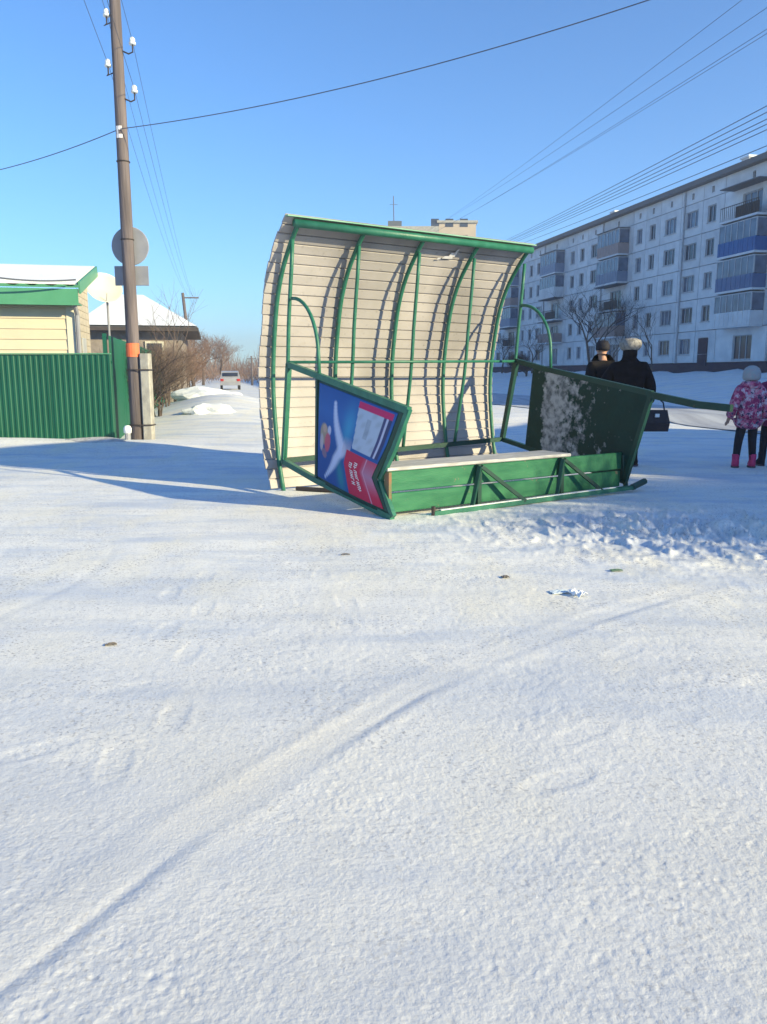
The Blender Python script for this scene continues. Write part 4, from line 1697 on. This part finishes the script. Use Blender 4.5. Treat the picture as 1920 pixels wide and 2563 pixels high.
    for uu in (1.06, 2.2):
        MB().bar((uu, -2.125, .03), (uu, -2.125, .43), .045, .04, (0, 1, 0)).bar((uu + .01, -2.15, .41), (uu + .5, -2.26, .045), .035, .035) \
            .bar((uu - .01, -2.15, .41), (uu - .16, -2.22, .03), .035, .035).build('bench_leg', M_GREEN_D, bench)
    MB().bar((.42, -2.24, .022), (3.22, -2.26, .05), .045, .045).build('ground_rail', M_GREEN, bench)
    MB().bar((.5, -2.24, .049), (2.9, -2.256, .073), .03, .008).build('rail_highlight', M_SNOWCAP, bench)  # pale strip drawn for the highlight along the lit rail
    MB().tube([(.42, -2.24, .0), (.42, -2.24, .09)], .02, 8).build('rail_stop', M_IRON, bench)
    MB().bar((3.22, -2.14, .02), (3.2, -2.12, .4), .05, .05).tube([(3.18, -2.26, .05), (3.42, -2.24, .10)], .035, 8).build('end_post', M_GREEN_D, bench)
    # dry bracing lying on the ground under the ad panel
    MB().tube([P(.12, .12, .03), P(.55, .75, .03)], .025, 8).build('loose_brace', M_IRON, root)
    # torn scrap left on the siding
    m = MB()
    for i, (uu, zz, wd, ht) in enumerate(((2.02, 2.63, .16, .035), (2.10, 2.655, .10, .05), (1.95, 2.615, .06, .025), (2.16, 2.67, .05, .07))):
        d = interp(SID, zz) + .022
        d2 = interp(SID, zz + ht) + .022
        q = len(m.v)
        m.v += [P(uu, d, zz), P(uu + wd, d, zz + .008), P(uu + wd * .9, d2, zz + ht), P(uu + wd * .15, d2, zz + ht * .8)]
        m.f.append((q, q + 1, q + 2, q + 3))
    m.build('paper_scrap', M_WHITEP, root)


build_shelter()

# a clump of tall bare shrubs added out of view to shade the stop
sh0 = None
for i, (a_, b_, sc) in enumerate(((5.2, 7.3, .95), (6.1, 7.8, 1.1), (5.4, 8.4, 1.0), (6.4, 9.0, 1.15), (5.5, 9.6, 1.05), (6.3, 10.2, 1.1))):
    if i < 2:
        sh0 = bare_tree('shade_shrub', (0, 0, 0), 2.9, 61 + i, '', 5, .66, .075, 3, M_TWIG_D, M_BARK, .34, 'unseen shrubs added right of the stop for shade', 7, cat='shrub')
        o = sh0
    else:
        o = sh0.copy()
        COL.objects.link(o)
        for ch in sh0.children:
            c = ch.copy()
            COL.objects.link(c)
            c.parent = o
    o['label'] = ('nearest', 'second', 'third', 'fourth', 'fifth', 'farthest')[i] + ' of the unseen tall bare shrubs added right of the stop for shade'
    o.location = (a_ * .86 + b_ * .51, -a_ * .51 + b_ * .86, 0)
    o.rotation_euler = (0, 0, i * 1.3)
    o.scale = (sc, sc, sc * .98)

# ------------------------------------------------------------------ people
def skin_mesh(name, verts, edges, radii, mtls, assign=None, sub=2, parent=None):
    """one continuous surface grown over a skeleton of joints"""
    me = bpy.data.meshes.new(name)
    me.from_pydata([tuple(v) for v in verts], edges, [])
    o = bpy.data.objects.new(name, me)
    COL.objects.link(o)
    sk = o.modifiers.new('skin', 'SKIN')
    sk.use_smooth_shade = True
    for i, d in enumerate(me.skin_vertices[0].data):
        r = radii[i]
        d.radius = r if isinstance(r, tuple) else (r, r)
        d.use_root = (i == 0)
    sb = o.modifiers.new('sub', 'SUBSURF')
    sb.levels = sub
    sb.render_levels = sub
    dg = bpy.context.evaluated_depsgraph_get()
    new = bpy.data.meshes.new_from_object(o.evaluated_get(dg))
    new.name = name
    bpy.data.objects.remove(o)
    bpy.data.meshes.remove(me)
    new.materials.clear()
    for m in mtls:
        new.materials.append(m)
    for p in new.polygons:
        p.use_smooth = True
        if assign:
            p.material_index = assign(p.center)
    return link(name, new, parent)


def body_graph(h, feet, hands, head, bend=0.0):
    """joints of a standing figure facing -Y; feet, hands: offsets for left/right"""
    k = h / 1.72
    V, E, Rr = [], [], []

    def add(p, r, par=None):
        V.append(Vector(p))
        Rr.append(tuple(x * k for x in r) if isinstance(r, tuple) else r * k)
        if par is not None:
            E.append((par, len(V) - 1))
        return len(V) - 1
    pel = add((0, 0, .93 * k), (.155, .115))
    wst = add((0, .0, 1.10 * k), (.14, .10), pel)
    chs = add((0, bend * .5 * k, 1.32 * k), (.165, .115), wst)
    nb = add((0, bend * k, 1.46 * k), (.075, .07), chs)
    nk = add((head[0] * .3, bend * k + head[1] * .3, 1.53 * k), (.055, .055), nb)
    hd = add((head[0], bend * k + head[1] - .01, 1.60 * k), (.078, .088), nk)
    tp = add((head[0], bend * k + head[1], 1.68 * k), (.068, .08), hd)
    for sgn, ft in zip((-1, 1), feet):
        hp = add((sgn * .09 * k, 0, .86 * k), .10, pel)
        kn = add((lerp(sgn * .1 * k, ft[0], .5), ft[1] * .5 - .02, .48 * k), .076, hp)
        an = add((ft[0], ft[1], .10 * k), .060, kn)
        he = add((ft[0], ft[1] - .03, .045 * k), .043, an)
        add((ft[0] + ft[2], ft[1] - ft[3], .035 * k), .034, he)
    for sgn, hn in zip((-1, 1), hands):
        shp = add((sgn * .185 * k, bend * .7 * k, 1.40 * k), .062, chs)
        el = add(hn[0], .045, shp)
        wr = add(hn[1], .030, el)
        d = (Vector(hn[1]) - Vector(hn[0])).normalized()
        pl = add(Vector(hn[1]) + d * .06 * k, (.030, .022), wr)
        sd = d.cross(Vector((0, 1, 0))).normalized() if abs(d.y) < .9 else Vector((1, 0, 0))
        fw = d.cross(sd).normalized()
        for f, (o_, ln) in enumerate(((-.027, .060), (-.009, .075), (.009, .070), (.027, .055))):
            q = Vector(hn[1]) + d * .085 * k + fw * o_ * k
            a = add(q, .0085, pl)
            b_ = add(q + d * ln * .5 * k + sd * .006 * sgn * k, .008, a)
            add(q + d * ln * .85 * k + sd * .02 * sgn * k, .007, b_)
        a = add(Vector(hn[1]) + d * .04 * k - fw * .038 * k, .010, wr)
        add(Vector(hn[1]) + d * .075 * k - fw * .055 * k, .0085, a)
    return V, E, Rr


def face_bits(root, h, head, bend, hair):
    k = h / 1.72
    c = Vector((head[0], bend * k + head[1], 1.62 * k))
    MB().lathe([(.004, 0), (.016, .012), (.012, .03), (.004, .045)], 8, Matrix.Translation(c + Vector((0, -.085, -.02)) * k)).build('nose', M_SKIN, root, smooth=True)
    for s in (-1, 1):
        MB().lathe([(.002, -.008), (.011, -.004), (.011, .004), (.002, .008)], 8, Matrix.Translation(c + Vector((s * .032, -.078, .012)) * k) @ Matrix.Rotation(R(90), 4, 'X')).build('eye', M_HATD, root)
        MB().lathe([(.004, -.012), (.024, -.008), (.028, .006), (.01, .012)], 10, Matrix.Translation(c + Vector((s * .08, .0, -.005)) * k) @ Matrix.Rotation(R(90), 4, 'Y')).build('ear', M_SKIN, root)
    MB().bbox(c + Vector((-.024, -.09, -.062)) * k, c + Vector((.024, -.076, -.05)) * k, .003).build('mouth', M_RED, root)
    if hair:
        MB().lathe([(.01, -.16), (.082, -.13), (.098, -.05), (.096, .02), (.07, .06)], 16, Matrix.Translation(c + Vector((0, .022, .0)) * k)).build('hair', hair, root, smooth=True)


def coat(root, h, hands, length, mtl, flare, bend=0, name='coat', puff=1.0, hood=False):
    k = h / 1.72
    V, E, Rr = [], [], []

    def add(p, r, par=None):
        V.append(Vector(p))
        Rr.append(tuple(x * k * puff for x in r) if isinstance(r, tuple) else r * k * puff)
        if par is not None:
            E.append((par, len(V) - 1))
        return len(V) - 1
    w_ = add((0, 0, 1.06 * k), (.19, .15))
    hp = add((0, 0, .88 * k), (.205, .165), w_)
    add((0, 0, length * k), (.20 * flare, .165 * flare), hp)
    ch = add((0, bend * .5 * k, 1.30 * k), (.205, .15), w_)
    co = add((0, bend * k, 1.46 * k), (.105, .095), ch)
    add((0, bend * k, 1.565 * k), (.088, .088), co)
    for sgn, hn in zip((-1, 1), hands):
        s = add((sgn * .20 * k, bend * .7 * k, 1.38 * k), .092, ch)
        e = add(hn[0], .078, s)
        add(Vector(hn[1]) * .97 + Vector(hn[0]) * .03, .062, e)
    return skin_mesh(name, V, E, Rr, [mtl], None, 2, root)


def boots(root, h, feet, mtl, top):
    k = h / 1.72
    for ft in feet:
        d = Vector((ft[2], -ft[3], 0)).normalized()
        c = Vector((ft[0], ft[1], 0))
        m = MB()
        secs = [(0.0, -.055, .13, .055), (.035, -.06, .165, .06), (.07, -.055, .12, .058), (.11, -.05, .06, .056), (top, -.055, .055, .06), (top + .02, -.052, .052, .056)]
        nn = 12
        sd = d.cross(Vector((0, 0, 1)))
        for z, b0, f0, wd in secs:
            for q in range(nn):
                a = 2 * math.pi * q / nn
                x = lerp(b0, f0, .5 + .5 * math.cos(a))
                m.v.append(c + d * x * k * 1.1 + sd * math.sin(a) * wd * k * 1.1 + Vector((0, 0, z * k + .02)))
        for i in range(len(secs) - 1):
            for q in range(nn):
                m.f.append((i * nn + q, i * nn + (q + 1) % nn, (i + 1) * nn + (q + 1) % nn, (i + 1) * nn + q))
        m.f += [tuple(range(nn - 1, -1, -1)), tuple(range((len(secs) - 1) * nn, len(secs) * nn))]
        b = m.build('boot', mtl, root, smooth=True)
        s = MB()
        for z in (0, .022):
            for q in range(nn):
                a = 2 * math.pi * q / nn
                s.v.append(c + d * lerp(-.062, .17, .5 + .5 * math.cos(a)) * k * 1.1 + sd * math.sin(a) * .064 * k * 1.1 + Vector((0, 0, z)))
        s.f = [(q, (q + 1) % nn, nn + (q + 1) % nn, nn + q) for q in range(nn)] + [tuple(range(nn - 1, -1, -1)), tuple(range(nn, 2 * nn))]
        s.build('sole', M_SOLE, b)


def person(loc, rz, h, feet, hands, label, coat_m, length, flare, head=(0, 0), bend=0, hair=None, boot_m=M_TROUS, boot_top=.22, puff=1.0, coat_name='coat', group=None):
    root = empty('person', (loc[0], loc[1], gz(loc[0], loc[1]) + .004), rz)
    tag(root, label, 'person', group)
    k = h / 1.72
    V, E, Rr = body_graph(h, feet, hands, head, bend)
    hz = 1.47 * k

    def asg(c):
        if c.z > hz:
            return 1
        for hn in hands:
            if (c - Vector(hn[1])).length < .15 * k and (c - Vector(hn[0])).length > .9 * (Vector(hn[1]) - Vector(hn[0])).length:
                return 1
        return 0
    skin_mesh('body', V, E, Rr, [M_TROUS, M_SKIN], asg, 2, root)
    face_bits(root, h, head, bend, hair)
    coat(root, h, hands, length, coat_m, flare, bend, coat_name, puff)
    boots(root, h, feet, boot_m, boot_top)
    return root


# woman in a black coat and a pale hat, seen from behind, holding a black handbag
W1 = (3.42, 11.3)
hands1 = (((-.30, .0, 1.10), (-.30, -.06, .86)), ((.34, -.02, 1.12), (.40, -.10, .90)))
pw = person(W1, R(168), 1.70, ((-.11, .02, -.03, .12), (.12, -.04, .03, .12)), hands1,
            'person in a long black coat and pale fluffy hat holding a black handbag', M_COAT, .42, 1.28, (0, 0), 0, M_COAT2, M_COAT2, .3, 1.16)
hm = MB().lathe([(.02, 1.60), (.098, 1.60), (.125, 1.62), (.15, 1.66), (.155, 1.70), (.13, 1.745), (.08, 1.77), (.03, 1.775)], 20).build('hat', M_HATW, pw, smooth=True)
MB().lathe([(.002, 1.72), (.04, 1.735), (.055, 1.765), (.04, 1.80), (.004, 1.815)], 12, Matrix.Translation((-.10, -.02, -.055))).build('pompom', M_HATW, hm, smooth=True)
bx = at(1641, 1044, 11.32)
bag = empty('handbag', (bx.x, 11.33, bx.z - .2))
tag(bag, 'black handbag hanging from the hand of the person in the pale hat', 'handbag')
m = MB()
m.v = [(-.17, -.06, 0), (.17, -.06, 0), (.17, .06, 0), (-.17, .06, 0), (-.185, -.075, .12), (.185, -.075, .12), (.185, .075, .12), (-.185, .075, .12), (-.155, -.03, .30), (.155, -.03, .30), (.155, .03, .30), (-.155, .03, .30)]
m.f = [(3, 2, 1, 0), (8, 9, 10, 11)] + [(a + i, a + (i + 1) % 4, a + 4 + (i + 1) % 4, a + 4 + i) for a in (0, 4) for i in range(4)]
m.build('bag_body', M_BAG, bag)
MB().tube([(-.12, 0, .30), (-.10, 0, .40), (-.03, 0, .46), (.03, 0, .46), (.10, 0, .40), (.12, 0, .30)], .010, 6).build('handle', M_BAG, bag, smooth=True)
MB().bbox((-.03, -.085, .2), (.03, -.055, .25), .006).build('clasp', M_PORC, bag)

# man in a dark jacket and black cap, seen from behind and turned a little left
hands2 = (((-.27, .03, 1.12), (-.20, -.12, .98)), ((.28, .03, 1.12), (.22, -.12, .98)))
pm_ = person((3.34, 12.35), R(205), 1.74, ((-.1, .02, -.02, .12), (.1, .0, .02, .12)), hands2,
             'person in a dark jacket and black cap left of the pale hat', M_COAT2, .74, 1.05, (0, -.02), -.02, None, M_COAT, .12, 1.05)
MB().lathe([(.02, 1.625), (.098, 1.625), (.106, 1.66), (.102, 1.72), (.075, 1.765), (.02, 1.78)], 18, Matrix.Translation((0, -.03, .01))).build('cap', M_HATD, pm_, smooth=True)

# children in pink patterned jackets
kc = 1.34 / 1.72
handsA = (((-.235, .03, .86), (-.25, -.07, .68)), ((.235, .03, .86), (.24, -.08, .68)))
pa = person((5.02, 11.05), R(186), 1.34, ((-.105, .0, -.04, .12), (.125, -.03, -.06, .11)), handsA,
            'child in a pink patterned jacket, dark trousers and pink boots beside the road', M_JACKET, .66, 1.10, (0, 0), 0, None, M_PINKB, .2, 1.22, 'jacket')
hmA = MB().lathe([(.02, 1.20), (.10, 1.20), (.118, 1.235), (.118, 1.30), (.095, 1.36), (.045, 1.395), (.01, 1.40)], 18).build('hat', M_HATG, pa, smooth=True)
MB().lathe([(.09, 1.09), (.128, 1.10), (.135, 1.15), (.11, 1.185), (.085, 1.18)], 18).build('hood', M_JACKET, pa, smooth=True)
pb = person((5.46, 11.25), R(170), 1.38, ((-.1, .0, -.03, .12), (.1, -.03, .03, .12)), handsA,
            'second child in a darker plum pink jacket cut by the right edge', mat('plum_cloth', (.30, .035, .11), (.16, .03, .09), 14, .85), .66, 1.10, (0, 0), 0, None, M_TROUS, .2, 1.22, 'jacket')
MB().lathe([(.02, 1.24), (.10, 1.24), (.115, 1.28), (.11, 1.35), (.07, 1.42), (.01, 1.44)], 18).build('hat', M_HATG, pb, smooth=True)

# ------------------------------------------------------------------ litter on the snow
def ground_pt(px, py):
    a, b_ = px - 960.0, 1281.5 - py
    r = Vector((a, 2000 * math.cos(PITCH) + b_ * math.sin(PITCH), b_ * math.cos(PITCH) - 2000 * math.sin(PITCH)))
    p = Vector((0, 0, H)) + r * (-H / r.z)
    p.z = float(ground_height(np.array([p.x]), np.array([p.y]))[0])
    return p


def crumpled(name, px, py, sx, sy, sz, m, seed, label, cat, rz=0):
    p = ground_pt(px, py)
    rr = random.Random(seed)
    mb = MB()
    n = 6
    for j in range(n + 1):
        for i in range(n + 1):
            x, y = (i / n - .5) * 2, (j / n - .5) * 2
            mb.v.append((x * sx * (1 + rr.uniform(-.12, .12)), y * sy * (1 + rr.uniform(-.15, .15)), .006 + sz * (rr.random() * .6 + .4 * (1 - x * x))))
    nn = len(mb.v)
    mb.v += [(x, y, z - .004) for x, y, z in mb.v]
    g = [(j * (n + 1) + i, j * (n + 1) + i + 1, (j + 1) * (n + 1) + i + 1, (j + 1) * (n + 1) + i) for j in range(n) for i in range(n)]
    mb.f = g + [tuple(q + nn for q in reversed(f)) for f in g]
    ring = list(range(n + 1)) + [j * (n + 1) + n for j in range(1, n + 1)] + [n * (n + 1) + i for i in range(n - 1, -1, -1)] + [j * (n + 1) for j in range(n - 1, 0, -1)]
    mb.f += [(b_, a, a + nn, b_ + nn) for a, b_ in zip(ring, ring[1:] + ring[:1])]
    o = mb.build(name, m)
    o.location = p
    o.rotation_euler = (0, 0, rz)
    return tag(o, label, cat)


crumpled('paper_scrap', 1402, 1484, .06, .035, .008, M_LITTER, 1, 'pale blue flattened paper scrap on the sunlit snow', 'litter', .2)
crumpled('snow_chunk', 1446, 1492, .035, .05, .035, M_SNOWCAP, 2, 'white chunk touching the pale blue paper scrap', 'snow chunk', .5)
crumpled('green_scrap', 1542, 1431, .04, .02, .008, M_LITTERG, 3, 'small dull green scrap further right on the snow', 'litter', .1)
crumpled('dry_leaf', 277, 1613, .026, .012, .008, M_LEAF, 4, 'single dark dry leaf on the snow at the left', 'leaf', .3)
crumpled('dirt_clod', 1265, 1447, .022, .02, .01, M_LEAF, 5, 'small dark clod on the snow left of the paper scrap', 'clod', .3)
crumpled('dirt_clod', 865, 1389, .03, .01, .006, M_LEAF, 6, 'thin dark clod on the snow below the ad panel', 'clod', .1)


# ------------------------------------------------------------------ frosty air
def build_haze():
    m = bpy.data.materials.new('frosty_air')
    m.use_nodes = True
    nt = m.node_tree
    for n in list(nt.nodes):
        if n.type != 'OUTPUT_MATERIAL':
            nt.nodes.remove(n)
    v = nt.nodes.new('ShaderNodeVolumePrincipled')
    v.inputs['Color'].default_value = (.92, .95, 1, 1)
    v.inputs['Density'].default_value = HAZE
    v.inputs['Anisotropy'].default_value = .2
    nt.links.new(v.outputs[0], nt.nodes['Material Output'].inputs['Volume'])
    o = MB().box((-1100, -1100, -1.2), (1100, 1100, 45)).build('haze', m)
    kind(o, 'stuff')


HAZE = .0012
build_haze()
